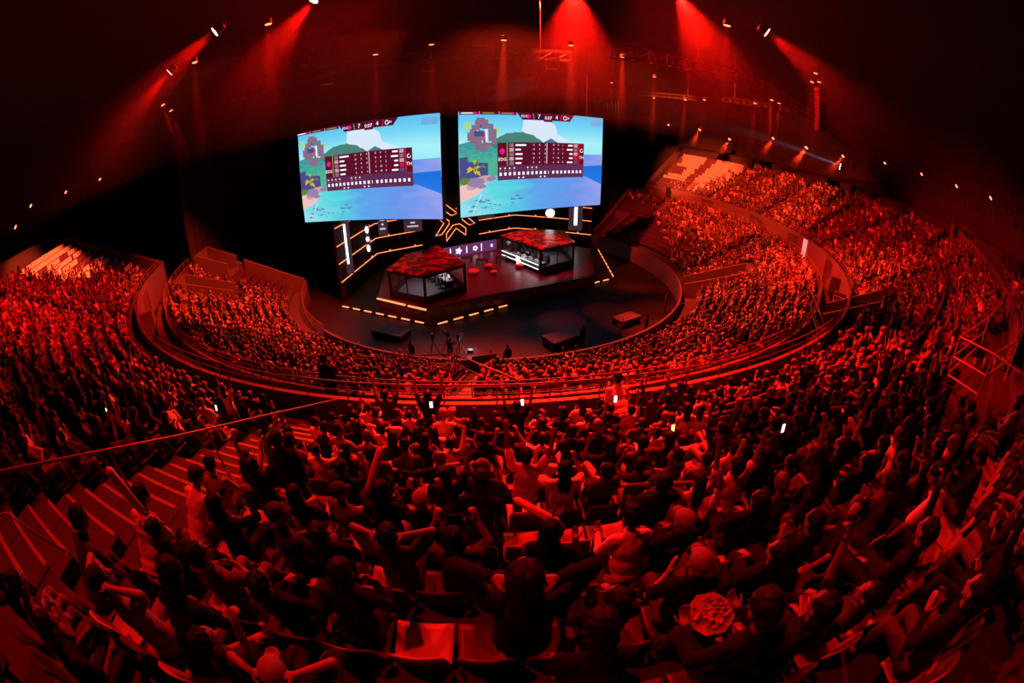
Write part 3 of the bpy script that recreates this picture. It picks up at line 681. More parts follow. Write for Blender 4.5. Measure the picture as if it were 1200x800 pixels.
    def T(s_, u, v, h):
        vs, fs = text_polys(s_, h * H); tx.add([(u * Wd + p[0], -.26, (1 - v) * H + p[1]) for p in vs], fs)
    T('EDG', .395, .04, .034); T('7', .495, .04, .06); T('0:07', .56, .05, .05); T('4', .62, .04, .06); T('TH', .7, .04, .034); T('EDG', .254, .47, .045); T('TH', .815, .46, .045)
    for i, (a, b2) in enumerate((('11 8 3', '8 9 1'), ('15 7 2', '8 8 1'), ('10 9 8', '7 7 2'), ('8 7 1', '9 10 1'), ('6 8 7', '6 10 8'))):
        for j, s_ in enumerate(a.split()): T(s_, .46 + .04 * j, .33 + .045 * i, .024)
        for j, s_ in enumerate(b2.split()): T(s_, .6 + .034 * j, .33 + .045 * i, .024)
    m_ = tx.build('lettering', WHT, root, recalc=False)
    ring = MB(); ring.tube([xy(.683 + .012 * cos(t), .04 + .02 * sin(t), 24) for t in np.linspace(0, 5.2, 10)], .03, 4); ring.tube([xy(.815 + .010 * cos(t), .385 + .018 * sin(t), 24) for t in np.linspace(0, 5.2, 12)], .03, 4); ring.build('team_mark', WHT, root)
    tag(root, label, 'screen'); return root
screen((-18.52, -1.42), (-3.93, -5.6), 7.95, 17.08, 'left giant hanging screen with island scene and scoreboard', -1)
screen((-2.46, -5.58), (11.2, 1.4), 8.0, 17.1, 'right giant hanging screen with island scene and scoreboard', -1)
l = bpy.data.lights.new('screen_spill', 'AREA'); 

# ------------------------------------------------------------------ trusses
def truss(name, pts, s_=.5, label='', lamps=()):
    root = empty(name, pts[0]); o = Vector(pts[0]); P = [Vector(p) - o for p in pts]
    ch = MB(); br_ = MB(); L = sum((P[i + 1] - P[i]).length for i in range(len(P) - 1)); n = max(4, int(L / (s_ * 1.6)))
    def at(t):
        x = t * L
        for i in range(len(P) - 1):
            q = (P[i + 1] - P[i]).length
            if x <= q or i == len(P) - 2:
                d = (P[i + 1] - P[i]).normalized(); return P[i] + d * min(x, q), d
            x -= q
    cs = []
    for i in range(n + 1):
        p, d = at(i / n); sd = d.cross(Vector((0, 0, 1))).normalized() * s_ / 2; up = Vector((0, 0, s_ / 2)); cs.append([p + sd + up, p - sd + up, p - sd - up, p + sd - up])
    for k in range(4): ch.tube([c[k] for c in cs], .04, 5)
    for i in range(n):
        for k in range(4): br_.tube([cs[i][k], cs[i + 1][(k + 1) % 4]], .022, 4); br_.tube([cs[i][k], cs[i][(k + 1) % 4]], .022, 4)
    ch.build('chord', TRUSSM, root); br_.build('bracing', TRUSSM, root)
    for q in (.15, .85):
        p, d = at(q); MB().tube([p, p + Vector((0, 0, 5.5))], .025, 4).build('hoist_chain', BLACKM, root)
    return tag(root, label, 'truss')
truss('lighting_truss', [(-24.2, -5.3, 22), (-18.2, -5.6, 22), (-10.5, -7.0, 22)], .75, 'red lit lattice truss hanging above the left screen')
truss('lighting_truss', [(-9.5, -7.0, 22), (-5.0, -6.4, 22), (-.8, -6.2, 22), (6.5, -6.0, 22)], .75, 'long straight lattice truss hanging above both screens')
truss('lighting_truss', [(7.7, -14.5, 21), (18.3, -14.2, 21), (30, -9, 20.6), (44.6, -1.5, 20)], .8, 'long dark diagonal truss crossing the upper right')
truss('lighting_truss', [(18.6, 12, 21.5), (24.5, 7, 21.5)], .5, 'short dark truss carrying three lamps nearer the right screen')
truss('lighting_truss', [(24.5, .5, 21.2), (30.2, -6.5, 21.2)], .5, 'short dark truss carrying lamps over the right crowd')
# hung speaker and winch clusters
for (x, y, z, lb) in ((-14.5, -8.5, 22.6, 'black hoist motor standing on the left truss'), (-.9, -7.0, 22.7, 'black hoist frame above the middle of the long truss')):
    e = empty('hoist_motor', (x, y, z)); MB().box((0, 0, .5), (.7, .6, 1.2)).build('body', BLACKM, e); MB().box((.1, 0, 1.2), (1.6, .3, .16)).box((0, 0, 1.3), (1.0, .2, .3)).build('crossbar', BLACKM, e); MB().tube([(0, 0, 1.2), (0, 0, 4.5)], .03, 4).build('chain', BLACKM, e); tag(e, lb, 'hoist')
for (x, y, lb) in ((-12.8, -7.6, 'black moving head lamp under the left truss end'), (-4.6, -7.4, 'large black projector hanging under the middle truss'), (4.8, -7.4, 'large black projector hanging under the right truss end')):
    e = empty('projector', (x, y, 20.6)); MB().box((0, 0, .3), (1.0, .9, .7)).build('body', BLACKM, e); MB().box((0, 0, .95), (1.3, .5, .08)).bar((-.6, 0, .2), (-.6, 0, .95), .06).bar((.6, 0, .2), (.6, 0, .95), .06).build('yoke', TRUSSM, e); MB().tube([(0, -.45, .3), (0, -.56, .3)], .2, 12).build('lens', mat('lens_glass', (.02, .02, .03), .1), e); tag(e, lb, 'projector')
def line_array(x, y, z, n, lb):
    e = empty('speaker_array', (x, y, z))
    for i in range(n): MB().box((0, 0, -.32 * i), (.9 - .02 * i, .5, .28), Matrix.Rotation(-.04 * i, 3, 'X')).build('speaker_cabinet', BLACKM, e)
    MB().tube([(0, 0, .1), (0, 0, 5)], .03, 4).build('hanging_cable', BLACKM, e); tag(e, lb, 'speaker')
line_array(26.5, -6.3, 21.2, 11, 'long hanging column of black speakers above the right crowd')
line_array(22.2, -17.8, 21.3, 10, 'hanging column of black speakers with four lamps around it')

# ------------------------------------------------------------------ lamps in the roof
BEAM = 6.0
_bc = {}
def beam_cone(root, ang, size):
    """added cone of denser haze drawing the beam; thins out along and across it"""
    key = (ang, size)
    if key not in _bc:
        L_, d0 = (28.0, .012) if ang < 9 else ((7.0, .055) if ang < 20 else ((8.0, .018) if ang > 30 else (5.0, .09)))
        t_ = math.tan(R(ang / 2)); a0 = size * .55
        m = bpy.data.materials.new('beam_haze'); m.use_nodes = True; nt = m.node_tree; nt.nodes.clear(); N = nt.nodes.new; K = nt.links.new
        o_ = N('ShaderNodeOutputMaterial'); vs_ = N('ShaderNodeVolumeScatter'); vs_.inputs['Anisotropy'].default_value = .3; K(vs_.outputs[0], o_.inputs['Volume'])
        tc_ = N('ShaderNodeTexCoord'); sp_ = N('ShaderNodeSeparateXYZ'); K(tc_.outputs['Object'], sp_.inputs[0])
        def mt(op, x, y=None, z=None):
            q = N('ShaderNodeMath'); q.operation = op
            for i_, v_ in enumerate((x, y, z)):
                if v_ is None: continue
                if isinstance(v_, (int, float)): q.inputs[i_].default_value = v_
                else: K(v_, q.inputs[i_])
            return q.outputs[0]
        z_ = mt('MULTIPLY', sp_.outputs['Z'], -1.0); rad = mt('SQRT', mt('ADD', mt('MULTIPLY', sp_.outputs['X'], sp_.outputs['X']), mt('MULTIPLY', sp_.outputs['Y'], sp_.outputs['Y'])))
        s_ = mt('DIVIDE', rad, mt('MULTIPLY_ADD', z_, t_, a0)); across = mt('MAXIMUM', mt('SUBTRACT', 1.0, mt('MULTIPLY', s_, s_)), 0.0)
        along = mt('POWER', mt('MAXIMUM', mt('SUBTRACT', 1.0, mt('DIVIDE', z_, L_)), 0.0), 2.0)
        K(mt('MULTIPLY', mt('MULTIPLY', across, along), d0), vs_.inputs['Density'])
        me = MB().tube([(0, 0, -.05), (0, 0, -L_ * .5), (0, 0, -L_)], [a0 + .02, a0 + t_ * L_ * .5, a0 + t_ * L_], 16).mesh('beam_haze', m); _bc[key] = me
    c = bpy.data.objects.new('beam_haze', _bc[key]); C.objects.link(c); c.parent = root; c['kind'] = 'stuff'
LAMPB = emis('lamp_lens_red', (1.0, .14, .05), 6); LAMPH = emis('lamp_lens_hot', (1.0, .30, .18), 14); LAMPW = emis('lamp_lens_white', (.55, .85, 1.0), 60)
_lp = {}
def lamp(loc, tgt, size, power, ang, lens, label, group=None, col=RED, beam=True):
    key = (size, lens.name)
    rot = (Vector(tgt) - Vector(loc)).to_track_quat('-Z', 'Y').to_euler()
    if key not in _lp:
        root = empty('stage_lamp', loc)
        MB().tube([(0, 0, 1.5 * size), (0, 0, 1.4 * size), (0, 0, .2 * size), (0, 0, 0)], [.5 * size, .8 * size, size, size * .95], 12).build('housing', BLACKM, root)
        MB().tube([(0, 0, .02), (0, 0, -.02)], size * .85, 14).build('lens', lens, root)
        MB().bar((-1.15 * size, 0, .7 * size), (-1.15 * size, 0, 2 * size), .12 * size).bar((1.15 * size, 0, .7 * size), (1.15 * size, 0, 2 * size), .12 * size).bar((-1.15 * size, 0, 2 * size), (1.15 * size, 0, 2 * size), .12 * size).build('yoke', BLACKM, root)
        _lp[key] = root
    else:
        root = copy_tree(_lp[key]); root.location = loc
    root.rotation_euler = rot
    tag(root, label, 'lamp', group)
    if beam:
        d = (Vector(tgt) - Vector(loc)).normalized()
        beam_cone(root, ang, size)
        spot('stage_lamp_light', Vector(loc) + d * .1, tgt, power * BEAM, ang, col, .5, .12)
    return root
# row of lamps along the rim wall, downward beams
RIM = [(32.25, 33.5, 18.9, 0), (36.45, 28.87, 18.7, 1), (39.89, 23.89, 17.79, 1), (43.64, 16.06, 19.25, 1), (45.51, 9.54, 18.8, 2), (46.45, 2.12, 18.77, 1), (46.06, -6.36, 19.26, 0), (44.44, -13.7, 19.13, 0), (41.82, -20.33, 18.96, 0), (38.38, -26.26, 18.84, 0), (-46.1, -6.09, 19.07, 0), (-44.59, -13.17, 18.89, 0), (-41.94, -20.08, 18.78, 0), (-40.26, -23.27, 17.43, 0)]
for i, (x, y, z, s_) in enumerate(RIM):
    side = 'right' if x > 0 else 'left'
    n_ = ('first', 'second', 'third', 'fourth', 'fifth', 'sixth', 'seventh', 'eighth', 'ninth', 'tenth')[i if x > 0 else i - 10]
    lamp((x, y, z), (x * .8, y * .8 + 1, 8), .22 if s_ == 0 else (.28 if s_ == 1 else .34), 260 if s_ == 0 else 1500 * s_, 26, LAMPB, 'small red rim lamp, %s of those on the %s rim counted from the stage' % (n_, side), beam=s_ > 0, col=ORED)
ROOF = [(-25.5, -14, 22, -22, -12, 'upper of two close small red lamps, with downward beam, at left', .2, 500), (-27.7, -10.5, 22, -24, -8, 'lower of two close small red lamps, with downward beam, at left', .2, 500),
        (-16.2, -21, 22, -16, -20.5, 'small lamp between the two bright lamps at the upper left', .2, 300), (-10.2, -22.7, 22, -10, -22, 'small lamp with faint beam between the upper left bright lamps', .2, 500),
        (-8.2, -9.7, 22, -8.6, -9, 'small lamp beside the end of the left truss', .22, 900), (-3.9, -11, 22, -3.9, -10, 'small lamp above the middle projector', .22, 500), (1.0, -11.5, 22, .6, -11, 'small lamp above the middle of the long truss', .22, 500),
        (5.7, -10.6, 22, 5.9, -10, 'small lamp at the right end of the long truss', .22, 900), (10.2, -8.2, 22, 10.4, -8, 'small lamp right of the long truss end', .2, 900), (11.4, -22.2, 22, 11.4, -21, 'small lamp with faint beam near the top right bright lamp', .22, 700),
        (14, 8.2, 22, 14, 8, 'faint lamp left of the short truss', .16, 500), (15.4, -1.8, 21.8, 15.5, -1, 'small lamp with slanting beam above the short truss', .18, 700),
        (20.2, 10.5, 21, 20.2, 10, 'first lamp on the short truss nearer the screen', .18, 600), (22.8, 6.7, 21, 22.4, 6.7, 'middle lamp on the short truss nearer the screen', .2, 700), (23.5, 3.1, 21, 23, 3, 'last lamp on the short truss nearer the screen', .2, 700),
        (25.8, -3.9, 21, 25, -4.5, 'left lamp under the short truss over the crowd', .2, 700), (24.3, -8.8, 21, 23.5, -8.3, 'middle lamp under the short truss over the crowd', .2, 700), (25.6, -8.3, 21, 25.4, -8, 'right lamp under the short truss over the crowd', .2, 700),
        (17.3, -22.5, 21, 17, -22, 'top lamp of four around the hanging speaker column', .14, 300), (19.0, -20.3, 21, 18, -20, 'left lamp of four around the hanging speaker column', .14, 300), (19.0, -21, 21, 19.6, -20.6, 'right lamp of four around the hanging speaker column', .14, 300), (22.4, -17.1, 21, 22.4, -17, 'bottom lamp of four around the hanging speaker column', .14, 200)]
for (x, y, z, tx_, ty_, lb, s_, pw) in ROOF: lamp((x, y, z), (tx_ * .97, ty_ * .97, 6), s_, pw, 12, LAMPB, lb)
for (p, t, lb, pw) in (((-10.5, -26.8, 21), (-26, -36, 8), 'bright red lamp, higher of the two big ones at upper left', 2200), ((-15.4, -24.2, 21), (-30, -31, 9), 'bright red lamp, lower of the two big ones at upper left', 2000),
                       ((11.3, -25.8, 21), (26, -34, 10), 'big bright red lamp high on the right', 2600), ((-7.2, -24.2, 22), (-14, -30, 9), 'bright red lamp cut by the top of the view at left', 3000),
                       ((3.8, -21.8, 22.6), (2, -30, 10), 'bright red lamp glowing just above the top of the view', 16000),
                       ((9.0, -21.5, 23.4), (10, -30, 10), 'second bright red lamp glowing just above the top of the view', 12000)):
    lamp(p, t, .28, pw * .5, 40, LAMPH, lb)
lamp((39.8, -3.7, 16.9), (22, 20, 20.5), .4, 2600, 7, LAMPW, 'white blue moving head lamp throwing a beam towards the screens', col=(.55, .75, 1.0))
# haze that fills the upper part of the hall; the beam cones are added apart
hz = bpy.data.materials.new('theatrical_haze'); hz.use_nodes = True; nt = hz.node_tree; nt.nodes.clear()
o_ = nt.nodes.new('ShaderNodeOutputMaterial'); vs_ = nt.nodes.new('ShaderNodeVolumeScatter'); vs_.inputs['Density'].default_value = HAZE; vs_.inputs['Anisotropy'].default_value = .45; vs_.inputs['Color'].default_value = (1, .95, .95, 1)
nt.links.new(vs_.outputs[0], o_.inputs['Volume'])
hm = MB(); prof = [(.01, 16.4), (44, 16.4), (45.6, 19), (43, 22.6), (.01, 22.6)]
ho = hm.arc(prof, -180, 180, 48).build('haze', hz); tag(ho, 'thin theatrical haze under the roof lit red by the lamps', 'haze', kind='stuff')

# ------------------------------------------------------------------ things on the arena floor
def riser(x, y, rz, l_, w_, h_, label):
    e = empty('riser', (x, y, 0), R(rz)); MB().box((0, 0, h_), (l_, w_, .1)).build('top', PAINT, e); MB().box((0, 0, h_ / 2 - .03), (l_ - .1, w_ - .1, h_ - .06)).build('skirt', BLACKM, e)
    for sx in (-1, 1): MB().box((sx * (l_ / 2 - .03), 0, h_ - .1), (.06, w_, .1)).build('edge', TRUSSM, e)
    tag(e, label, 'platform')
riser(5.3, -13.3, 30, 3.0, 1.5, .7, 'black camera riser with flat red top on the arena floor')
riser(11.2, -10.1, 30, 2.4, 1.2, .6, 'smaller black riser near the right crowd')
riser(-8.0, -11.4, -25, 3.0, 1.4, .5, 'dim black riser before the left stage corner')
def tripod_cam(x, y, rz, label):
    e = empty('broadcast_camera', (x, y, 0), R(rz))
    for k in range(3): MB().tube([(0, 0, 1.2), (.45 * cos(2.1 * k), .45 * sin(2.1 * k), 0)], .025, 5).build('leg', BLACKM, e)
    MB().box((0, 0, 1.45), (.2, .45, .3)).build('body', BLACKM, e); MB().tube([(0, .2, 1.45), (0, .6, 1.45)], [.07, .1], 10).build('lens', BLACKM, e); MB().box((0, -.2, 1.7), (.25, .08, .16)).build('viewfinder', BLACKM, e)
    tag(e, label, 'camera')
tripod_cam(-4.2, -14.6, 10, 'left tripod camera silhouetted by the white floor lamp'); tripod_cam(-3.2, -14.2, 30, 'middle tripod camera silhouetted by the white floor lamp'); tripod_cam(-2.3, -14.7, -20, 'tripod camera nearest the white floor lamp')
e = empty('floor_lamp', (-1.6, -14.3, 0)); MB().box((0, 0, .1), (.4, .25, .2)).build('housing', BLACKM, e); MB().box((0, .14, .12), (.34, .03, .14)).build('lens', LED_W, e); tag(e, 'small white work lamp on the dark arena floor', 'lamp')
l = bpy.data.lights.new('work_lamp_light', 'POINT'); l.energy = 26; l.color = (1, .9, .92); l.shadow_soft_size = .15; lo = bpy.data.objects.new('work_lamp_light', l); C.objects.link(lo); lo.location = (-1.6, -13.9, .45)
e = empty('placard', tuple(arena(21.5, -1.2, 2.2)), .2); MB().box((0, 0, 1.2), (1.3, .04, .9)).build('board', PAINT, e); MB().tube([(0, .03, 0), (0, .03, 1.2)], .02, 5).build('stick', BLACKM, e); tag(e, 'blank pale placard held up in the front rows', 'placard')
bn = empty('banner', tuple(arena(31.9, 74.5, 6.3)), R(74.5)); MB().box((0, 0, 1.0), (.9, .06, 2.0)).build('cloth', mat('banner_cloth', (.75, .72, .72), .7, emit=(.6, .5, .5), estr=.5), bn)  # cloth is given a faint glow of its own to look bright
mk = MB(); mk.ell((0, -.05, 1.45), (.16, .02, .16)); mk.box((0, -.05, 1.1), (.3, .02, .45)); mk.box((-.08, -.05, .75), (.1, .02, .3)); mk.box((.08, -.05, .75), (.1, .02, .3)); mk.build('figure_mark', BLACKM, bn); tx = MB()
vs, fs = text_polys('VCT', .26); tx.add([(p[0], -.05, .35 + p[1]) for p in vs], fs); tx.build('lettering', BLACKM, bn, recalc=False); tag(bn, 'white banner with dark figure hanging on the corridor wall', 'banner')
e = empty('exit_sign', (25.9, 17.4, 7.2), R(118)); MB().box((0, 0, .6), (.6, .1, 1.4)).build('light_panel', emis('yellow_sign', (1, .45, .05), 2.2), e); MB().box((0, .08, .6), (.75, .08, 1.55)).build('frame', BLACKM, e); tag(e, 'tall yellow lit sign on the corridor wall at the far right', 'sign')

# ------------------------------------------------------------------ people: bodies grown as one skin from tapered limbs, then clothes and hair
def remesh(mb_, voxel, smooth=3, tris=None, noise_d=0.0):
    me = mb_.mesh('tmp', []); bm = bmesh.new(); bm.from_mesh(me); bmesh.ops.recalc_face_normals(bm, faces=bm.faces); bm.to_mesh(me); bm.free()
    ob = bpy.data.objects.new('tmp', me); C.objects.link(ob)
    m = ob.modifiers.new('r', 'REMESH'); m.mode = 'VOXEL'; m.voxel_size = voxel
    if smooth: s = ob.modifiers.new('s', 'SMOOTH'); s.iterations = smooth; s.factor = .5
    dg = bpy.context.evaluated_depsgraph_get(); out = bpy.data.meshes.new_from_object(ob.evaluated_get(dg))
    bpy.data.objects.remove(ob); bpy.data.meshes.remove(me)
    if noise_d:
        for v in out.vertices:
            n = noise.noise(v.co * 28) + .5 * noise.noise(v.co * 60); v.co += v.normal * n * noise_d
    if tris: out = decim(out, tris)
    out.polygons.foreach_set('use_smooth', [True] * len(out.polygons)); return out
def decim(me, tris):
    n = sum(len(p.vertices) - 2 for p in me.polygons)
    ob = bpy.data.objects.new('tmp', me); C.objects.link(ob); d = ob.modifiers.new('d', 'DECIMATE'); d.ratio = min(1.0, tris / max(n, 1))
    dg = bpy.context.evaluated_depsgraph_get(); out = bpy.data.meshes.new_from_object(ob.evaluated_get(dg)); bpy.data.objects.remove(ob)
    out.polygons.foreach_set('use_smooth', [True] * len(out.polygons)); return out
def cap(m, a, b, r0, r1, n=10):
    m.tube([a, b], [r0, r1], n); m.ell(a, (r0 * 1.0,) * 3, nu=n, nv=6); m.ell(b, (r1 * 1.0,) * 3, nu=n, nv=6)
V = Vector
def nv(*a): return Vector(a).normalized()
def hand(m, w, d, palm_n, curl=.5, side=1, spread=.0):
    """palm, four unequal fingers with a knuckle bend, thumb from the side of the palm"""
    d = d.normalized(); n = (palm_n - d * palm_n.dot(d)).normalized(); x = d.cross(n) * side
    M = Matrix((x, n, d)).transposed()
    c = w + d * .045; m.ell(c, (.038, .015, .052), M, 10, 8); cap(m, w - d * .01, w + d * .03, .024, .026, 8)
    for k, (off, L) in enumerate(((-.029, .062), (-.010, .074), (.010, .078), (.029, .066))):
        b0 = w + d * .085 + x * off; d1 = (d * cos(curl * .5) + n * sin(curl * .5) + x * off * 6 * spread).normalized(); d2 = (d * cos(curl * 1.5) + n * sin(curl * 1.5) + x * off * 6 * spread).normalized()
        b1 = b0 + d1 * L * .5; b2 = b1 + d2 * L * .5; cap(m, b0 - d * .012, b1, .0095, .0088, 6); cap(m, b1, b2, .0088, .0075, 6)
    t0 = w + d * .025 + x * .030; t1 = t0 + (x * .75 + d * .7 + n * .2).normalized() * .038; t2 = t1 + (x * .25 + d * .95 + n * .3).normalized() * .032
    cap(m, t0, t1, .012, .0105, 6); cap(m, t1, t2, .0105, .0085, 6)
POSES = {}
def pose(name, h=.50, lean=8, yaw=0, pitch=0, arms=None, legs='sit', twist=0): POSES[name] = dict(h=h, lean=lean, yaw=yaw, pitch=pitch, arms=arms, legs=legs, twist=twist)
# arms: (upper arm dir, forearm dir, hand dir, palm normal, curl) in body frame, x outward, y forward, z up
A = dict(clap=((.35, .35, -.85), (-.75, .55, .55), (-.35, .5, .9), (-1, 0, 0), .2), film=((.35, .75, -.25), (-.45, .35, .95), (-.15, .15, 1), (-.6, .6, 0), 1.0),
         up=((.38, .1, .95), (.15, .12, 1), (.1, .15, 1), (0, 1, 0), .2), headt=((.6, .42, .66), (-.78, -.48, .36), (-1, -.2, .1), (0, -.3, -1), .4), lap=((.18, .25, -1), (-.35, .95, -.25), (-.3, .9, -.3), (0, 0, -1), .6),
         knee=((.15, .75, -.7), (-.1, .75, -.6), (-.4, .7, -.6), (0, 0, -1), .7), one=((.25, .5, .7), (.12, .25, 1), (.1, .3, 1), (0, 1, 0), 1.2), mouth=((.3, .45, -.8), (-.55, .45, .9), (-.6, 0, .8), (-.5, -.6, 0), 1.1),
         cross=((.25, .55, -.75), (-1, .35, .12), (-1, -.1, .1), (0, -1, 0), .4), out=((1, .05, -.15), (.8, .35, .1), (.8, .5, 0), (0, 0, -1), .3), hang=((.12, .03, -1), (.03, .18, -1), (0, .2, -1), (-1, 0, 0), .5),
         hold=((.25, .4, -.85), (-.25, 1, .1), (-.2, 1, .2), (0, 0, 1), .9), back=((.35, -.5, -.7), (-.1, -.1, -1), (0, -.1, -1), (-1, 0, 0), .4))
pose('clapping', arms=('clap', 'clap')); pose('filming', arms=('film', 'film'), lean=4); pose('leaning', arms=('knee', 'knee'), lean=34, pitch=-12)
pose('arms_up', arms=('up', 'up'), lean=2, pitch=6); pose('hands_on_head', arms=('headt', 'headt'), lean=0); pose('resting', arms=('lap', 'lap'), lean=-6, yaw=12)
pose('one_arm_up', arms=('one', 'lap'), lean=2, yaw=-10); pose('eating', arms=('mouth', 'lap'), lean=14, pitch=-14); pose('arms_crossed', arms=('cross', 'cross'), lean=-2, yaw=-18)
pose('turned', arms=('lap', 'out'), lean=0, yaw=55, twist=25); pose('chatting', arms=('hold', 'lap'), lean=6, yaw=-50, twist=-20); pose('holding', arms=('hold', 'hold'), lean=10, pitch=-22)
pose('standing', h=.92, arms=('hang', 'hang'), lean=2, legs='stand'); pose('standing_filming', h=.92, arms=('film', 'film'), lean=10, legs='stand'); pose('bending', h=.86, arms=('hold', 'hold'), lean=52, pitch=10, legs='stand', yaw=20)
pose('cheering', h=.92, arms=('up', 'one'), lean=0, legs='stand', pitch=8)
def figure(P, hair='short', woman=False):
    """returns body, tee, long sleeves, trousers, shoes(2), hair meshes for one pose"""
    T = Matrix.Translation((0, 0, P['h'])) @ Matrix.Rotation(R(-P['lean']), 4, 'X') @ Matrix.Rotation(R(P['twist']), 4, 'Z'); T3 = T.to_3x3()
    def p(x, y, z): return T @ V((x, y, z))
    body = MB(); tee = MB(); lng = MB(); tr = MB()
    def E_(m, c, r, M=T3, **k): m.ell(p(*c), r, M, **k)
    for c, r in (((0, 0, .02), (.155, .11, .11)), ((0, 0, .17), (.13, .092, .16)), ((0, 0, .36), (.15, .10, .17))): E_(body, c, r, nu=14, nv=9)
    cap(body, p(-.155, 0, .485), p(.155, 0, .485), .052, .052); cap(body, p(0, -.005, .50), p(0, .015, .62), .054, .048)
    for m in (tee, lng):
        for c, r in (((0, 0, .0), (.186, .140, .10)), ((0, 0, .15), (.168, .125, .19)), ((0, 0, .36), (.172, .122, .175))): E_(m, c, r, nu=14, nv=9)
        cap(m, p(-.165, 0, .485), p(.165, 0, .485), .064, .064); cap(m, p(0, -.01, .46), p(0, .0, .545), .088, .066); E_(m, (0, 0, -.07), (.192, .148, .045)); m.tube([p(.062 * cos(t), .004 + .060 * sin(t), .572 + .006 * sin(t)) for t in np.linspace(0, 2 * pi, 13)[:-1]], .014, 6, closed=True)
    Hm0 = None
    Hm = T @ Matrix.Translation((0, .01, .60)) @ Matrix.Rotation(R(P['yaw']), 4, 'Z') @ Matrix.Rotation(R(P['pitch'] + P['lean'] * .55), 4, 'X'); H3 = Hm.to_3x3()
    def h(x, y, z): return Hm @ V((x, y, z))
    for c, r in (((0, .01, .145), (.076, .096, .098)), ((0, .042, .078), (.055, .062, .062)), ((0, .112, .098), (.013, .02, .024)), ((-.078, .012, .10), (.012, .022, .032)), ((.078, .012, .10), (.012, .022, .032)),
                 ((0, .094, .135), (.052, .016, .012)), ((-.032, .094, .116), (.014, .012, .010)), ((.032, .094, .116), (.014, .012, .010)), ((0, .100, .062), (.024, .012, .009)), ((0, .082, .028), (.02, .018, .016))):
        body.ell(h(*c), r, H3, 12, 8)
    hands = []
    for sd, an in zip((1, -1), P['arms']):
        ua, fa, hd, pn, cu = A[an]; fx = lambda v: T3 @ V((v[0] * sd, v[1], v[2])).normalized()
        s0 = p(.175 * sd, 0, .478); e0 = s0 + fx(ua) * .275; w0 = e0 + fx(fa) * .245; d = fx(hd)
        cap(body, s0, e0, .048, .036); cap(body, e0, w0, .038, .026); hand(body, w0, d, fx(pn), cu, sd)
        cap(tee, s0, s0 + (e0 - s0) * .72, .068, .066); cap(lng, s0, e0, .060, .050); cap(lng, e0, e0 + (w0 - e0) * .95, .050, .036); hands.append((w0, d))
    shoes = []
    for sd in (1, -1):
        hp = V((.09 * sd, 0, P['h'])); 
        if P['legs'] == 'sit': k = hp + V((.05 * sd, .42, .0)); an = V((.13 * sd, .46, .09)); 
        else: k = V((.10 * sd, .05 if sd > 0 else .0, .50)); an = V((.11 * sd, -.02 + .06 * sd, .09))
        cap(body, hp, k, .075, .052); cap(body, k, an, .050, .034)
        cap(tr, hp, k, .094, .066); cap(tr, k, an + V((0, 0, .01)), .066, .050); tr.ell(k, (.068, .068, .068))
        sm_ = MB(); cap(sm_, an + V((0, -.03, -.03)), an + V((.01 * sd, .15, -.05)), .042, .036); sm_.ell(an + V((0, .05, -.065)), (.046, .13, .024)); shoes.append(sm_)
    tr.ell(V((0, 0, P['h'] + .0)), (.168, .125, .11), nu=14, nv=9)
    return body, tee, lng, tr, shoes, Hm, hands
def hair_shapes():
    I3 = Matrix.Identity(3); hr = {}
    a_ = MB(); a_.ell((0, -.012, .162), (.090, .104, .100), I3, 14, 9); a_.ell((0, -.045, .10), (.080, .070, .07), I3, 12, 8); hr['short'] = a_
    a_ = MB(); a_.ell((0, -.014, .160), (.094, .106, .102), I3, 14, 9); a_.ell((0, -.05, .06), (.096, .075, .11), I3); a_.ell((0, -.085, -.07), (.10, .05, .15), I3); a_.ell((0, -.095, -.2), (.085, .04, .13), I3); hr['long'] = a_
    a_ = MB(); a_.ell((0, -.012, .162), (.086, .099, .096), I3, 14, 9); a_.ell((0, -.05, .10), (.07, .06, .06), I3); a_.ell((0, -.09, .215), (.045, .045, .045), I3); hr['bun'] = a_
    a_ = MB(); a_.ell((0, -.002, .168), (.090, .108, .085), I3, 14, 9); a_.ell((0, .10, .165), (.062, .075, .012), I3); a_.ell((0, -.04, .10), (.078, .066, .06), I3); hr['cap'] = a_
    return hr
def moved(me, M): c = me.copy(); c.transform(M); return c
HAIR_HI = {k: remesh(v, .009, 1, 3000, .014 if k != 'cap' else .001) for k, v in hair_shapes().items()}
HAIR_MD = {k: decim(v, 220) for k, v in HAIR_HI.items()}; HAIR_LO = {k: decim(v, 26) for k, v in HAIR_HI.items()}
FIG = {}
HAIRS = ('short', 'long', 'bun', 'cap')
for nm, P in POSES.items():
    body, tee, lng, tr, sh, Hm, hands = figure(P)
    hi = dict(body=remesh(body, .009, 2, 8000), tee=remesh(tee, .015, 2, 2600, .007), lng=remesh(lng, .015, 2, 3000, .007), tr=remesh(tr, .016, 2, 2400, .006), shoe=[remesh(s_, .011, 2, 500) for s_ in sh],
              hair={k: moved(v, Hm) for k, v in HAIR_HI.items()})
    md = dict(body=decim(hi['body'], 1500), tee=decim(hi['tee'], 500), lng=decim(hi['lng'], 600), tr=decim(hi['tr'], 500), shoe=[decim(s_, 80) for s_ in hi['shoe']], hair={k: moved(v, Hm) for k, v in HAIR_MD.items()}, low={k: moved(v, Hm) for k, v in HAIR_LO.items()})
    FIG[nm] = (hi, md, hands)

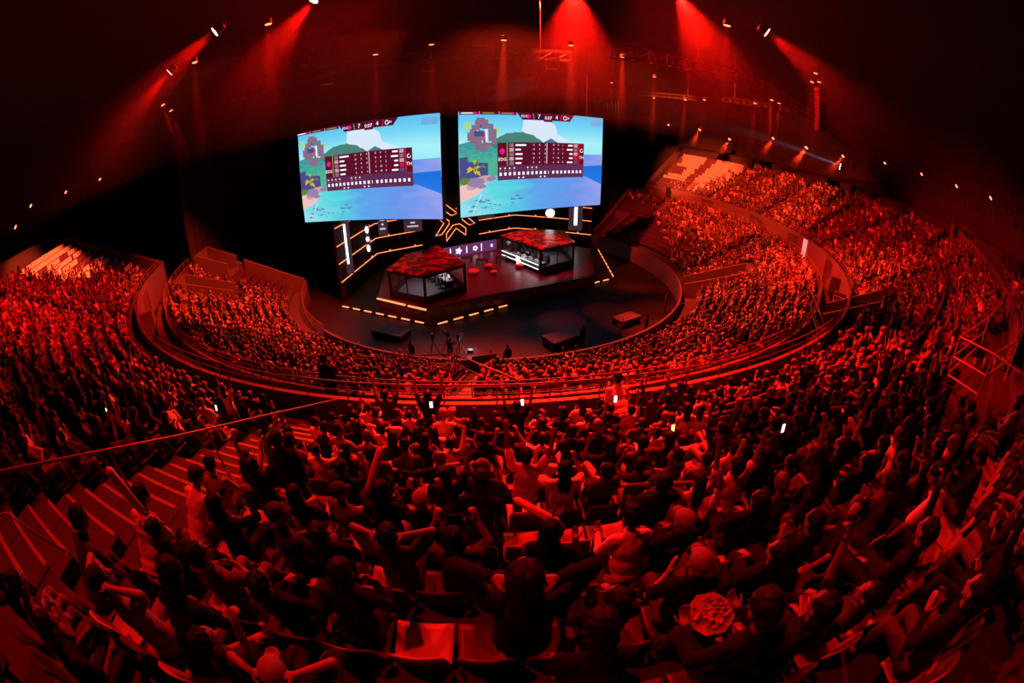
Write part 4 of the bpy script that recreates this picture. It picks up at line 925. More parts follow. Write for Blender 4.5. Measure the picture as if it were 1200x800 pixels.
def vary(name, cols, rough=.75):
    return [mat('%s_%d' % (name, i), c, rough, noise_amt=.12, nscale=14) for i, c in enumerate(cols)]
SKIN = [mat('skin_%d' % i, c, .5) for i, c in enumerate(((.17, .10, .075), (.14, .085, .06), (.19, .12, .09), (.11, .065, .045)))]
TOPS = {'black': mat('cloth_black', (.004, .004, .005), .9, nscale=13, bump=.9, spec=.15), 'dark grey': mat('cloth_dark_grey', (.018, .018, .02), .85), 'navy': mat('cloth_navy', (.010, .010, .02), .85), 'mid grey': mat('cloth_mid_grey', (.07, .065, .065), .85, nscale=13, bump=.9),
        'pale': mat('cloth_pale', (.52, .51, .50), .8, noise_amt=.1, nscale=13, bump=.9), 'light grey': mat('cloth_light_grey', (.17, .165, .165), .8, nscale=13, bump=.9), 'brick red': mat('cloth_brick', (.13, .04, .03), .85)}
TRS = [mat('jeans_dark', (.008, .009, .012), .85), mat('jeans_light', (.13, .14, .16), .85), mat('trousers_black', (.004, .004, .004), .9), mat('trousers_grey', (.05, .045, .045), .85)]
HRM = [mat('hair_black', (.002, .0015, .0015), .6, spec=.12), mat('hair_dark_brown', (.006, .004, .003), .6, spec=.12), mat('hair_lighter', (.06, .035, .02), .5)]
CAPM = [mat('cap_black', (.008, .008, .008), .8), mat('cap_pale', (.15, .14, .135), .8)]
SHOEM = [mat('shoe_white', (.3, .3, .3), .6), mat('shoe_black', (.02, .02, .02), .6)]
def link_mat(o, m):
    if not o.material_slots: o.data.materials.append(m)
    o.material_slots[0].link = 'OBJECT'; o.material_slots[0].material = m
_proto = {}
def person(loc, rz, ps, top, sleeves, hair, hairm, trm, skin, label, lod=0, scale=1.0, group=None, shoem=None, trousers=True):
    key = (ps, sleeves, hair, lod)
    if key not in _proto:
        F = FIG[ps][lod]
        b = bpy.data.objects.new('person', F['body'])
        kids = [('shirt', F['tee'] if sleeves == 'short' else F['lng']), ('trousers', F['tr']), ('shoe', F['shoe'][0]), ('shoe', F['shoe'][1]), ('hair' if hair != 'cap' else 'cap', F['hair'][hair])]
        _proto[key] = (b, kids)
    b, kids = _proto[key]
    o = b.copy(); C.objects.link(o); o.location = loc; o.rotation_euler = (0, 0, rz); o.scale = (scale,) * 3; link_mat(o, skin)
    for (kn, km) in kids:
        c = bpy.data.objects.new(kn, km); C.objects.link(c); c.parent = o
        link_mat(c, {'shirt': top, 'trousers': trm, 'shoe': shoem or SHOEM[1], 'hair': hairm, 'cap': hairm}[kn])
    return tag(o, label, 'person', group)

# ------------------------------------------------------------------ seats
SEATM = {'red': mat('seat_red_plastic', (.07, .012, .010), .4), 'pale': mat('seat_pale_plastic', (.30, .26, .25), .4)}
def seat_meshes():
    n = 9; m = 7; back = MB(); vs = []; th = .022
    for s_ in (0, 1):
        for j in range(m + 1):
            t = j / m; z = .40 + .42 * t; w_ = .225 * (1 - .18 * t ** 3)
            for i in range(n + 1):
                u = -1 + 2 * i / n; zz = z - (.05 * u ** 4 if j == m else 0)
                vs.append((u * w_, -.20 - .06 * t + .035 * u * u - s_ * th, zz))
    N = (m + 1) * (n + 1); fs = []
    for j in range(m):
        for i in range(n):
            a = j * (n + 1) + i; fs.append((a, a + 1, a + n + 2, a + n + 1)); fs.append((N + a, N + a + n + 1, N + a + n + 2, N + a + 1))
    for i in range(n): fs.append((i, N + i, N + i + 1, i + 1)); t = m * (n + 1) + i; fs.append((t, t + 1, N + t + 1, N + t))
    for j in range(m): a = j * (n + 1); fs.append((a, a + n + 1, N + a + n + 1, N + a)); b2 = a + n; fs.append((b2, N + b2, N + b2 + n + 1, b2 + n + 1))
    back.add(vs, fs)
    pan = MB(); vs = []
    for s_ in (0, 1):
        for j in range(m + 1):
            t = j / m; y = -.22 + .44 * t
            for i in range(n + 1):
                u = -1 + 2 * i / n; vs.append((u * (.225 + .01 * t), y, .415 + .03 * u * u - .02 * sin(t * pi) - (.03 * max(0, t - .8) * 5 * .5) - s_ * th))
    pan.add(vs, fs)
    leg = MB().box((0, -.12, .2), (.06, .05, .4)).box((0, 0, .385), (.30, .3, .02)).box((0, -.12, .02), (.16, .14, .03))
    return back.mesh('backrest', [], True), pan.mesh('seat_pan', [], True), leg.mesh('seat_bracket', [])
SB, SP, SL = seat_meshes()
def seat(loc, rz, m, label, group):
    e = empty('stadium_seat', loc, rz)
    for nm, me, mm in (('backrest', SB, m), ('seat_pan', SP, m), ('bracket', SL, BLACKM)):
        c = bpy.data.objects.new(nm, me); C.objects.link(c); c.parent = e; link_mat(c, mm)
    return tag(e, label, 'seat', group)

# ------------------------------------------------------------------ where everybody sits
def face_rz(v): return math.atan2(-(-v.x), -v.y) if False else math.atan2(v.x, -v.y)
ORD = ['first', 'second', 'third', 'fourth', 'fifth', 'sixth', 'seventh', 'eighth', 'ninth', 'tenth', 'eleventh', 'twelfth', 'thirteenth', '14th', '15th', '16th', '17th', '18th', '19th', '20th', '21st', '22nd', '23rd', '24th', '25th', '26th', '27th', '28th', '29th', '30th', '31st', '32nd', '33rd'] + ['%dth' % i for i in range(34, 90)]
def in_frame(p):
    d = p - CAMLOC; M = cam.matrix_basis.to_3x3().transposed(); c = M @ d; L = c.length; c /= L
    th = math.acos(max(-1, min(1, -c.z))); r = 2 * 15.0 * sin(th / 2) / 36 * 1200; n = math.hypot(c.x, c.y) + 1e-9
    return abs(c.x / n * r) < 640 and -470 < c.y / n * r < 450 and th < R(100), L
cam.rotation_euler = cam.rotation_euler; cam.matrix_basis
UPPER = []   # (row, angle, seat number counted from the stairs, side)
for i in range(UN):
    r = UR0 + UDR * i; st = math.degrees(.5 / r)
    for sgn, a_start, a_end in ((1, (-6.4 if i < 5 else -6.0 if i < 7 else -5.6), UA1 - 1), (-1, -10.4, UA0 + 1)):
        a = a_start + sgn * st * .5; k = 0
        while (a < a_end) if sgn > 0 else (a > a_end):
            ok = not any(x0 - .35 < a < x1 + .35 for x0, x1 in AIS_U)
            if 26 < a < 63 and abs(r - RA(a)) < .42: ok = False
            if 22 < a < 61 and abs(r - RB(a)) < .5: ok = False
            if 12.9 < a < 29 and r > 38.5 + max(0, a - 20) * .1 and r < RB(a) + .9: ok = False
            
            if 36.8 < a < 42.8 and r < 35.0: ok = False
            if (r > 41.1 and abs(a) < 3.7) or (r > 41.9 and abs(a) < 5.2): ok = False
            if ok: UPPER.append((i, a, k, sgn))
            a += sgn * st; k += 1
LOWER = []
for i in range(LN):
    r = LR0 + LDR * i; st = math.degrees(.5 / r); a = LA0 + 1.5; k = 0
    while a < LA1 - 1:
        ok = not any(x0 - .5 < a < x1 + .5 for x0, x1 in AIS_L) and not (66 < a < 75 and r < 25.9) and not (-65 < a < -57 and r > 24.2) and not (-80 < a < -71 and r > 25.6) and not (127.5 < a < 135 and r < 24.8)
        if ok: LOWER.append((i, a, k))
        a += st; k += 1
def upos(i, a): return arena(UR0 + UDR * i + .16, a, UZ0 + UDZ * i)
def lpos(i, a): return arena(LR0 + LDR * i + .12, a, LZ0 + LDZ * i)

# people picked out by hand: (row, angle, pose, top, sleeves, hair, hair colour, trousers, label, scale)
def back_print(o, lines, size, m):
    """lettering laid on the back of a shirt, following its surface"""
    sh = [c for c in o.children if c.name.startswith('shirt')][0]; n_ = sh.data.copy(); ob = bpy.data.objects.new('probe', n_); C.objects.link(ob); bpy.context.view_layer.update(); tx = MB()
    for k, t_ in enumerate(lines):
        vs, fs = text_polys(t_, size)
        P_ = []
        for (x, y, z) in vs:
            hit, co, nr, _ = ob.ray_cast(V((-x * -1, -1, .92 - k * size * 1.05 + y)), V((0, 1, 0)))
            P_.append(co - V((0, .006, 0)) if hit else V((x, -.15, .92 - k * size * 1.05 + y)))
        tx.add(P_, fs)
    bpy.data.objects.remove(ob); bpy.data.meshes.remove(n_); tx.build('shirt_print', m, o, recalc=False)
SPECIAL = [
 (8, -5.2, 'leaning', 'pale', 'short', 'short', 0, 0, 'person in pale printed T-shirt beside the lit stairs, short dark hair', 1.05),
 (8, -4.35, 'clapping', 'black', 'short', 'bun', 0, 0, 'dark-topped person with hair tied up raising both hands beside the printed T-shirt', 1),
 (9, -3.8, 'hands_on_head', 'light grey', 'short', 'short', 0, 1, 'nearest person at lower left corner, dark hair, light shirt, elbows out', 1.08),
 (8, -3.35, 'arms_crossed', 'mid grey', 'short', 'short', 0, 1, 'person in loose grey T-shirt with head turned towards the stage screens', 1.05),
 (8, -2.45, 'resting', 'black', 'long', 'short', 0, 2, 'person in black sweatshirt seated centre left, round dark hair', 1),
 (8, -1.6, 'eating', 'black', 'long', 'long', 1, 2, 'curly haired person in black leaning forward over their knees', 1),
 (7, -1.35, 'hands_on_head', 'dark grey', 'short', 'short', 0, 2, 'person with both hands behind head and striped rolled sleeves', 1.05),
 (6, -1.2, 'filming', 'black', 'long', 'cap', 1, 2, 'person in pale knitted cap holding a phone up to the stage', .98),
 (7, -.55, 'filming', 'dark grey', 'short', 'long', 0, 0, 'long-haired person in grey vest filming with raised phone', 1),
 (8, .2, 'hands_on_head', 'black', 'long', 'long', 1, 2, 'person in huge black coat holding head between both arms', 1.25),
 (8, 1.05, 'resting', 'black', 'long', 'long', 1, 2, 'person with curly dark hair and black top beside the white shoed legs', 1),
 (9, .72, 'leaning', 'black', 'long', 'long', 1, 0, 'curly dark head at the bottom edge, centre, knees raised', 1.05),
 (7, 2.35, 'resting', 'black', 'long', 'cap', 1, 2, 'person in pale bucket hat and black lettered jacket', 1.05),
 (9, 1.95, 'holding', 'black', 'long', 'short', 1, 2, 'short-haired person in black holding food trays on the lap', 1.12),
 (8, 2.95, 'resting', 'black', 'long', 'long', 0, 2, 'person with very long straight dark hair and black clothes', 1.02),
 (8, 3.75, 'clapping', 'black', 'short', 'short', 0, 0, 'dark-haired person with both forearms lit, leaning left', 1),
 (8, 4.6, 'turned', 'black', 'short', 'bun', 0, 2, 'person in short sleeved black dress looking back over the shoulder', .98),
 (9, 4.5, 'one_arm_up', 'black', 'long', 'short', 0, 2, 'dark clothed person raising one arm beside the pale T-shirt man', 1.05),
 (9, 5.75, 'leaning', 'pale', 'short', 'short', 0, 0, 'man in plain pale T-shirt leaning far over at right', 1.1),
 (6, 4.2, 'arms_up', 'pale', 'short', 'short', 0, 1, 'person in pale T-shirt with both arms raised high', 1.05),
 (5, 1.3, 'filming', 'pale', 'short', 'long', 0, 2, 'long-haired person in pale open-backed top filming', 1),
 (2, 0.1, 'resting', 'black', 'short', 'short', 0, 2, 'broad-shouldered person in black T-shirt, back turned, near the parapet', 1.15),
 (2, 6.5, 'clapping', 'pale', 'short', 'long', 0, 2, 'long-haired person in pale strapped top near the front', 1),
 (7, 1.75, 'holding', 'pale', 'long', 'short', 0, 2, 'person in pale jacket reaching across the empty seats', 1),
 (7, -4.2, 'filming', 'black', 'long', 'long', 0, 0, 'long-haired person in black with phone beside the stairs', 1.02),
 (5, -4.4, 'standing', 'black', 'long', 'short', 0, 2, 'standing person dressed in black in front of the lit steps', 1),
 (5, -3.1, 'filming', 'black', 'short', 'bun', 0, 2, 'person with hair bun holding a small phone with both hands', 1),
 (9, -5.3, 'leaning', 'dark grey', 'short', 'short', 0, 3, 'person cut by the left edge stretching a leg to the seat ahead', 1.05),
 (7, 5.3, 'cheering', 'black', 'short', 'long', 0, 2, 'standing long-haired person in black with arms lifted', 1),
 (7, 7.4, 'one_arm_up', 'black', 'long', 'short', 0, 2, 'person in black swinging a long cheering stick', 1),
]
EMPTY = [(8, -.9), (9, -4.7), (9, -.6), (6, 1.1), (6, 1.85), (6, .4), (9, 8.2), (9, 8.95), (9, 9.7), (9, 10.5), (3, 13.0), (4, 13.0), (5, 13.0), (4, 13.8), (6, -4.8), (2, -12.6), (3, -12.4), (5, 8.9), (3, 7.5), (4, -.2), (3, 5.8), (9, 6.9)]
rnd = random.Random(11)
pose_w = [('clapping', 16), ('filming', 12), ('leaning', 9), ('arms_up', 3), ('hands_on_head', 4), ('resting', 16), ('one_arm_up', 6), ('eating', 7), ('arms_crossed', 8), ('turned', 8), ('chatting', 8), ('holding', 8), ('cheering', 3)]
act = {'clapping': 'clapping', 'filming': 'filming', 'leaning': 'leaning forward', 'arms_up': 'arms raised', 'hands_on_head': 'hands on head', 'resting': 'hands in lap', 'one_arm_up': 'one arm up', 'eating': 'hand at mouth', 'arms_crossed': 'arms crossed', 'turned': 'turned sideways', 'chatting': 'turned to talk', 'holding': 'hands out', 'cheering': 'standing up'}
top_w = [('black', 48), ('dark grey', 20), ('navy', 8), ('mid grey', 4), ('pale', 15), ('light grey', 3), ('brick red', 2)]
hair_w = [('short', 50), ('long', 30), ('bun', 7), ('cap', 8)]
def pick(w_, r_=rnd):
    t = r_.uniform(0, sum(x[1] for x in w_))
    for n_, q in w_:
        t -= q
        if t <= 0: return n_
    return w_[0][0]
taken = set(); N_IND = 262
for (i, a, ps, top, sl, hr, hc, tc_, lab, sc) in SPECIAL:
    u = min(UPPER, key=lambda s_: abs(s_[0] - i) * 50 + abs(s_[1] - a)); taken.add((u[0], round(u[1], 3)))
    for s_ in UPPER:      # the neighbour seat is given up when the picked person sits between two
        if s_[0] == i and abs(s_[1] - a) * R(1) * UR0 < .33: taken.add((s_[0], round(s_[1], 3)))
    p = upos(i, a)
    o_s = person(p, face_rz(p) + rnd.uniform(-.08, .08), ps, TOPS[top], sl, hr, (CAPM if hr == 'cap' else HRM)[hc], TRS[tc_], SKIN[rnd.randrange(3)], lab, 0, sc, shoem=SHOEM[rnd.randrange(2)])
    if 'printed T-shirt beside' in lab: back_print(o_s, ('TURE', 'LESS', 'ITS'), .085, TOPS['black'])
    if 'lettered' in lab: back_print(o_s, ('VMIW',), .10, TOPS['light grey'])
for (i, a) in EMPTY:
    for s_ in UPPER:
        if s_[0] == i and abs(s_[1] - a) * R(1) * UR0 < .3: taken.add((s_[0], round(s_[1], 3)))
cand = []
for s_ in UPPER:
    i, a, k, sgn = s_; p = upos(i, a) + V((0, 0, 1.1)); f, L = in_frame(p)
    cand.append((L, f, s_))
cand.sort(key=lambda c: c[0])
inds = [c[2] for c in cand if c[1] and (c[2][0], round(c[2][1], 3)) not in taken and c[0] > 1.5]
near = []; n_ind = 0; used_l = set()
for s_ in inds:
    if n_ind >= N_IND: break
    i, a, k, sgn = s_; taken.add((i, round(a, 3)))
    if rnd.random() < .06: continue
    p = upos(i, a); L = (p - CAMLOC).length
    ps = pick(pose_w); top = pick(top_w); hr = pick(hair_w); sl = 'short' if rnd.random() < .6 else 'long'; hc = (0 if rnd.random() < .7 else 1) if hr == 'cap' else (0 if rnd.random() < .6 else (1 if rnd.random() < .8 else 2))
    where = 'seat %s the stairs' % ('past' if sgn > 0 else 'beyond')
    hn = {'short': 'short-haired', 'long': 'long-haired', 'bun': 'bun-haired', 'cap': 'capped'}[hr]
    lab = '%s person in %s, %s, %s row up, %s seat %s stairs' % (hn, top, act[ps], ORD[i], ORD[k], 'right of' if sgn > 0 else 'left of')
    person(p + V((0, 0, 0)), face_rz(p) + rnd.uniform(-.25, .25), ps, TOPS[top], sl, hr, (CAPM if hr == 'cap' else HRM)[hc], TRS[rnd.randrange(4)], SKIN[rnd.randrange(4)], lab, 0 if L < 5.5 else 1, rnd.uniform(.92, 1.07), 'spectators seated in the near upper stand', SHOEM[rnd.randrange(2)])
    n_ind += 1
# seats: the nearest as separate things, the same places the people use
seat_c = [c for c in cand if c[1] and c[0] > 1.2][:290]
SEAT_IND = set()
for L, f, (i, a, k, sgn) in seat_c:
    SEAT_IND.add((i, round(a, 3))); p = arena(UR0 + UDR * i + .18, a, UZ0 + UDZ * i)
    m = SEATM['pale'] if ((i * 7 + int(a * 3)) % 9 == 0 or any(i == e[0] and abs(a - e[1]) < .42 for e in EMPTY)) else SEATM['red']
    seat(p, face_rz(p), m, '%s plastic stadium seat, %s row above parapet, %s seat %s stairs' % ('pale' if m is SEATM['pale'] else 'red', ORD[i], ORD[k], 'right of' if sgn > 0 else 'left of'), 'stadium seats in the near upper stand')

# ------------------------------------------------------------------ everybody further off: one crowd body, low detail, each with own clothes
def attr_mat(name, rough):
    m = bpy.data.materials.new(name); m.use_nodes = True; nt = m.node_tree; b = nt.nodes['Principled BSDF']; at_ = nt.nodes.new('ShaderNodeAttribute'); at_.attribute_name = 'cloth_colour'
    nt.links.new(at_.outputs['Color'], b.inputs['Base Color']); b.inputs['Roughness'].default_value = rough; return m
def lowarr(me, tris):
    d = decim(me, tris); v = np.empty(len(d.vertices) * 3, np.float32); d.vertices.foreach_get('co', v); d.calc_loop_triangles()
    t = np.empty(len(d.loop_triangles) * 3, np.int32); d.loop_triangles.foreach_get('vertices', t); bpy.data.meshes.remove(d); return v.reshape(-1, 3), t.reshape(-1, 3)
def tri_merge(items):
    vs = []; ts = []; ids = []; n = 0
    for k, (v, t) in enumerate(items): vs.append(v); ts.append(t + n); ids.append(np.full(len(v), k)); n += len(v)
    return np.concatenate(vs), np.concatenate(ts), np.concatenate(ids)
LOWF = {}
for nm in FIG:
    md = FIG[nm][1]
    for hr in ('short', 'long'):
        LOWF[(nm, hr)] = tri_merge([lowarr(md['body'], 150), lowarr(md['tee'], 46), lowarr(md['tr'], 44), lowarr(md['low'][hr], 26)])
R2 = np.random.default_rng(5)
SK = .27 * np.array([(.55, .36, .27), (.46, .29, .21), (.66, .46, .36), (.36, .22, .16)]); TPC = np.array([(.004, .004, .005), (.014, .014, .015), (.01, .01, .02), (.06, .055, .055), (.40, .385, .37), (.19, .185, .185), (.14, .04, .03)]); TPW = np.array([.44, .14, .08, .08, .16, .05, .05]); TPW /= TPW.sum()
TRC = np.array([(.008, .009, .012), (.12, .13, .15), (.004,) * 3, (.04, .04, .04)]); HRC = np.array([(.004, .003, .003), (.01, .006, .005), (.06, .035, .02), (.22, .21, .2)])
pw = [('clapping', 20), ('filming', 12), ('leaning', 10), ('arms_up', 4), ('hands_on_head', 4), ('resting', 20), ('one_arm_up', 5), ('eating', 6), ('arms_crossed', 8), ('turned', 8), ('chatting', 8), ('holding', 10), ('cheering', 2)]
rc_ = random.Random(23)
def crowd_mesh(name, spots):
    VS = []; TS = []; CS = []; n = 0
    for (p, rz, ps, sc) in spots:
        v, t, ids = LOWF[(ps, 'short' if rc_.random() < .62 else 'long')]; c, s_ = cos(rz), sin(rz); M = np.array([[c, s_, 0], [-s_, c, 0], [0, 0, 1]])
        VS.append(v @ M * sc + np.array(p)); TS.append(t + n); n += len(v)
        col = np.stack([SK[R2.integers(4)], TPC[R2.choice(7, p=TPW)], TRC[R2.integers(4)], HRC[R2.choice(4, p=(.55, .29, .08, .08))]]); CS.append(col[ids])
    V_ = np.concatenate(VS).astype(np.float32); T_ = np.concatenate(TS).astype(np.int32); C_ = np.concatenate(CS).astype(np.float32)
    me = bpy.data.meshes.new(name); me.vertices.add(len(V_)); me.vertices.foreach_set('co', V_.ravel()); me.loops.add(T_.size); me.loops.foreach_set('vertex_index', T_.ravel())
    me.polygons.add(len(T_)); me.polygons.foreach_set('loop_start', np.arange(0, T_.size, 3, dtype=np.int32)); me.polygons.foreach_set('loop_total', np.full(len(T_), 3, np.int32))
    me.update(calc_edges=True); a_ = me.attributes.new('cloth_colour', 'FLOAT_COLOR', 'POINT'); a_.data.foreach_set('color', np.concatenate([C_, np.ones((len(C_), 1), np.float32)], 1).ravel())
    me.polygons.foreach_set('use_smooth', [True] * len(T_)); me.materials.append(attr_mat('crowd_clothes', .7)); o = bpy.data.objects.new(name, me); C.objects.link(o); return o
spots = []
def empty_zone_u(i, a):
    r = UR0 + UDR * i
    if a > 106: return a > 119.5 - i * .62 + rc_.uniform(-2.5, 2.5) and not (i < 3 and a < 127 and rc_.random() < .6)
    if a < -60: return a < -62.5 or i > 1 or rc_.random() < .5
    if a < -56: return i > 5 + rc_.uniform(-1, 1)
    if a < -52: return i > 9 + rc_.uniform(-1, 1)
    return False
SEATS_FAR = []
for (i, a, k, sgn) in UPPER:
    key = (i, round(a, 3)); p = upos(i, a)
    if key not in SEAT_IND: SEATS_FAR.append((p, face_rz(p), 'u', i, a))
    if key in taken: continue
    if a < -66 or abs(a) < 12 and (p - CAMLOC).length < 2.2: continue
    if rc_.random() < .07 or empty_zone_u(i, a): continue
    spots.append((p, face_rz(p) + rc_.uniform(-.35, .35), pick(pw, rc_), rc_.uniform(.9, 1.08)))
for (i, a, k) in LOWER:
    p = lpos(i, a); SEATS_FAR.append((p, face_rz(p), 'l', i, a))
    e = False
    if a > 122: e = i < 10 or rc_.random() < .5
    elif a > 96: e = i < (a - 96) * .24 + rc_.uniform(-.5, .5)
    if a < -70: e = True
    if -70 <= a < -64: e = rc_.random() < .5
    if e or rc_.random() < .06: continue
    spots.append((p, face_rz(p) + rc_.uniform(-.35, .35), pick(pw, rc_), rc_.uniform(.9, 1.08)))
cr_o = crowd_mesh('crowd', spots); tag(cr_o, 'dense crowd of distant spectators filling both stands round the arena', 'crowd', kind='stuff')
# far seats: one mass
bv = np.array([(-.22, -.19, .42), (.22, -.19, .42), (.2, -.27, .84), (-.2, -.27, .84), (-.22, -.23, .42), (.22, -.23, .42), (.2, -.30, .84), (-.2, -.30, .84), (-.22, -.2, .40), (.22, -.2, .40), (.22, .2, .41), (-.22, .2, .41), (-.22, -.2, .44), (.22, -.2, .44), (.22, .2, .45), (-.22, .2, .45)])
bf = [(0, 1, 2, 3), (5, 4, 7, 6), (3, 2, 6, 7), (0, 3, 7, 4), (1, 5, 6, 2), (12, 13, 14, 15), (9, 8, 11, 10), (8, 12, 15, 11), (9, 10, 14, 13), (10, 11, 15, 14)]
vs = []; fs = []; mi = []
for k, (p, rz, w_, i, a) in enumerate(SEATS_FAR):
    c, s_ = cos(rz), sin(rz); M = np.array([[c, s_, 0], [-s_, c, 0], [0, 0, 1]]); n = len(vs); vs += (bv @ M + np.array(p)).tolist(); fs += [tuple(x + n for x in f) for f in bf]
    m_ = 0
    if w_ == 'u' and a > 106:      # the large pattern of pale seats in the empty end block
        m_ = 1
        if 121.5 < a < 124: m_ = 0
        if a > 124 and (i < 3 or 4 < i < 8 and a > 126.5 or i > 8 and a > 129 and i < 11): m_ = 0
        if 110.5 < a < 111.5 or i < 2: m_ = 0
    if w_ == 'u' and a < -46:
        m_ = 1 if (i > 10 or a < -65.5 or ((i - 1) // 2 % 2 == 0 and (-a * 1.0) % 7 < 4.6) or (i in (8, 9) and -62 < a < -50)) else 0
    mi += [m_] * 5 + [0] * 5
me = bpy.data.meshes.new('stadium_seats'); me.from_pydata(vs, [], fs); me.materials.append(mat('seat_far_dark_plastic', (.035, .012, .03), .5)); me.materials.append(SEATM['pale']); me.polygons.foreach_set('material_index', mi); me.update()
o = bpy.data.objects.new('stadium_seats', me); C.objects.link(o); tag(o, 'curving rows of plastic seats across both far stands', 'seats', kind='stuff')
print('crowd', len(spots), 'far seats', len(SEATS_FAR), 'individual people', n_ind + len(SPECIAL))

# ------------------------------------------------------------------ standing people, players, staff
def extra(loc, ps, top, sl, hr, hc, lab, rz=None, sc=1.0, lod=1, group=None, tr_=2): return person(loc, face_rz(V(loc)) if rz is None else rz, ps, TOPS[top], sl, hr, (CAPM if hr == 'cap' else HRM)[hc], TRS[tr_], SKIN[0], lab, lod, sc, group)
extra(arena(34.0, 4.7, zU(34.0) + .05), 'bending', 'pale', 'short', 'short', 0, 'standing person in pale T-shirt with dark strap across the back', sc=1.15, lod=0, tr_=1)
extra(arena(35.0, 29.0, zU(35.0) + .1), 'standing_filming', 'light grey', 'long', 'cap', 1, 'person in pale clothes standing and filming over the curved handrail', rz=face_rz(arena(35, 29, 0)) + .5, sc=1.12, lod=0)
extra(arena(31.4, -7.3, 6.75), 'standing', 'black', 'long', 'long', 0, 'person in black standing at the foot of the stairs', lod=0)
extra(arena(30.9, -9.6, 6.9), 'standing', 'black', 'long', 'short', 0, 'tall dark figure standing on the walkway left of the stairs', sc=1.25)
extra(arena(36.2, -11.2, zU(35.6)), 'bending', 'pale', 'short', 'short', 0, 'person in pale T-shirt bending over just beyond the handrail', lod=0, rz=face_rz(arena(36, -11, 0)) + 1.2, tr_=0)
extra((1.0, -16.6, 0), 'standing', 'black', 'long', 'short', 0, 'staff member in black on the floor behind the placard')
extra((6.6, -13.9, 0), 'standing', 'black', 'long', 'short', 0, 'staff member in black at the right end of the big riser')
extra((9.6, -13.4, 0), 'cheering', 'light grey', 'short', 'short', 0, 'person on the floor edge throwing both arms up')
extra((-5.6, -15.6, 0), 'standing', 'dark grey', 'long', 'short', 0, 'staff member in grey left of the tripod cameras'); extra((-2.9, -15.6, 0), 'standing_filming', 'black', 'long', 'short', 0, 'camera operator in black behind the tripod cameras')
extra((12.2, -12.2, 0), 'standing', 'black', 'long', 'short', 0, 'staff member in black beside the small riser'); extra((15.6, -8.0, 0), 'standing', 'navy', 'long', 'short', 0, 'guard in navy standing at the right front parapet')
for sp_, nm in ((spotsL, 'left'), (spotsR, 'right')):
    for k, (c, rz) in enumerate(sp_): extra(c + V((0, 0, 0)), ('holding', 'clapping', 'holding', 'resting', 'holding')[k], 'pale' if k % 2 else 'light grey', 'long', ('short', 'cap')[k == 3], 0, 'player in pale jersey at the %s booth desk, %s place from the front' % (nm, ORD[k]), rz=rz, group='players in the %s booth' % nm)

# ------------------------------------------------------------------ things people hold
PHG = emis('phone_glow', (.85, .9, 1.0), 1.6); PHO = emis('phone_glow_warm', (1, .5, .15), 2); PHC = mat('phone_case', (.03, .03, .03), .4)
def phone(loc, rz, tilt, label, m=PHG, s_=1.0):
    e = empty('smartphone', loc, rz); M = Matrix.Rotation(R(tilt), 3, 'X'); MB().box((0, 0, 0), (.078 * s_, .010, .155 * s_), M).build('case', PHC, e); MB().box(M @ V((0, -.007, 0)), (.070 * s_, .004, .145 * s_), M).build('screen', m, e); tag(e, label, 'phone')
for (r, a, h_, lb, m) in ((37.5, -12, 1.2, 'bright white phone screen held up beyond the handrail', PHG), (34.8, -11.2, 1.0, 'small white phone screen just above the handrail', PHG), (36.0, 4.8, 1.15, 'phone with warm orange screen among the dark heads', PHO), (33.67, -2.3, 1.45, 'tiny blue-white phone screen near the parapet, left of centre', PHG),
                          (34.2, 4.2, 1.5, 'blue-white phone screen beside the standing pale T-shirt', PHG), (37.3, 6.8, 1.2, 'bright phone held up by a raised arm at right', PHG), (33.8, 1.0, 1.5, 'tiny phone screen near the parapet, at the centre', PHG)):
    p = arena(r, a, zU(r) + h_); phone(p, face_rz(p), -12, lb, m)
p = arena(38.45, .85, zU(38.45) + 1.15); phone(p, face_rz(p) + .3, 15, 'pale phone case held up beside the black coated person', mat('pale_phone', (.7, .65, .62), .4), 1.25)
def stick(p, d, label, L=.6):
    e = empty('cheering_stick', p); d = V(d).normalized(); MB().tube([(0, 0, 0), d * .04, d * L * .5, d * (L - .04), d * L], [.012, .045, .05, .045, .012], 10).build('tube', mat('inflated_plastic', (.55, .35, .33), .25), e, smooth=True); MB().tube([d * -.04, d * .02], .012, 6).build('valve', BLACKM, e); tag(e, label, 'cheering stick')
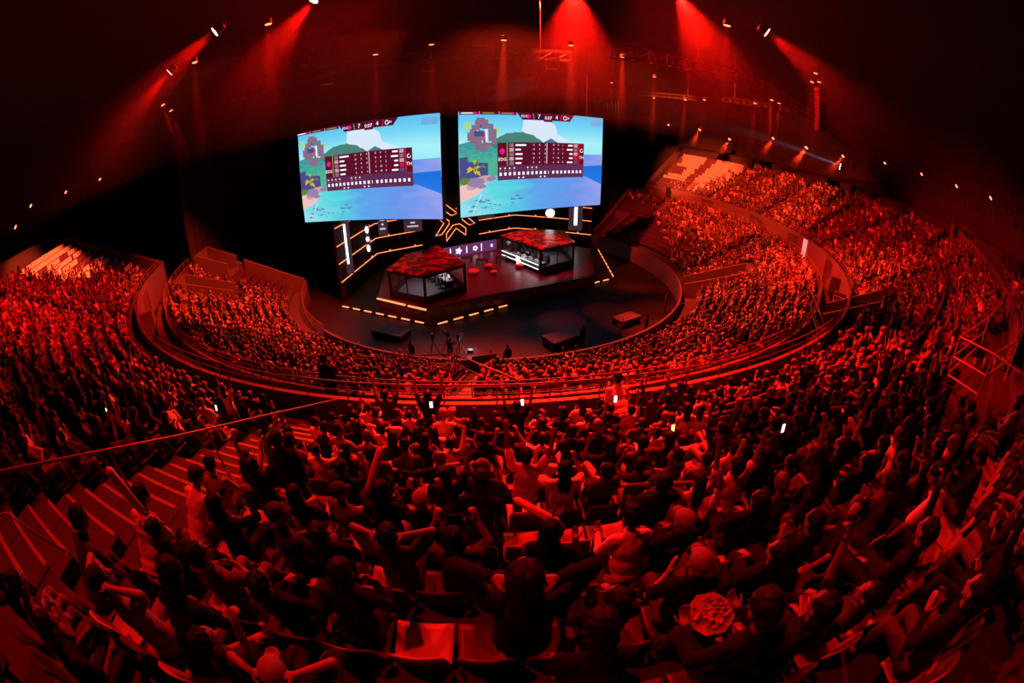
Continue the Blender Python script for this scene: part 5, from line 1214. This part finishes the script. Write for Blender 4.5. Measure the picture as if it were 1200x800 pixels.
for r, a, h_, d, lb in ((38.6, 7.5, 1.0, (-.5, .35, .55), 'inflated cheering stick slanting up at right'), (37.9, -2.2, 1.1, (.35, .3, .8), 'inflated cheering stick standing up at centre left'), (39.6, -4.6, 1.3, (-.05, -.1, 1), 'upright inflated cheering stick beside the printed T-shirt'), (38.2, 1.0, .75, (-.7, .5, .1), 'long cheering stick lying across the empty seats')):
    p = arena(r, a, zU(r) + h_); stick(p, d, lb)
FOOD = mat('fried_food', (.30, .15, .05), .6, noise_amt=.9, nscale=45, bump=.8); CARD = mat('card_tray', (.3, .26, .23), .7); PAPER = mat('paper_napkin', (.5, .48, .45), .8)
p = arena(40.05, 2.0, 12.31)
e = empty('food_tray', p, .3); n = 8; MB().tube([(0, 0, 0), (0, 0, .012), (0, 0, .05)], [.13, .15, .19], n).build('tray', CARD, e)
fm = MB(); fr_ = random.Random(2)
for k in range(60): t = fr_.uniform(0, 6.28); q = fr_.uniform(0, .14); fm.ell((q * cos(t), q * sin(t), .055 + fr_.uniform(0, .03)), (fr_.uniform(.015, .03), fr_.uniform(.012, .022), .014), nu=7, nv=5)
fm.build('food', FOOD, e, smooth=True); MB().box((.03, -.2, -.01), (.15, .12, .004), Matrix.Rotation(.6, 3, 'Z')).build('napkin', PAPER, e); tag(e, 'round card tray heaped with fried food on a lap', 'tray')
p = arena(40.4, 2.95, 12.48); e = empty('food_box', p, -.4); M = Matrix.Rotation(.15, 3, 'X')
MB().box((0, 0, 0), (.17, .26, .008), M).box((.085, 0, .02), (.006, .26, .04), M).box((-.085, 0, .02), (.006, .26, .04), M).box((0, .13, .02), (.17, .006, .04), M).box((0, -.13, .02), (.17, .006, .04), M).build('tray', CARD, e); MB().box((.02, 0, .035), (.09, .22, .02), M).build('paper', PAPER, e)
fm = MB()
for k in range(26): fm.ell((.14 + fr_.uniform(-.04, .06), fr_.uniform(-.1, .12), .04 + fr_.uniform(0, .04)), (.03, .018, .012), Matrix.Rotation(fr_.uniform(0, 3), 3, 'Z'), nu=7, nv=5)
fm.build('snack', FOOD, e, smooth=True); tag(e, 'open rectangular card box with paper and snacks beside the round tray', 'box')
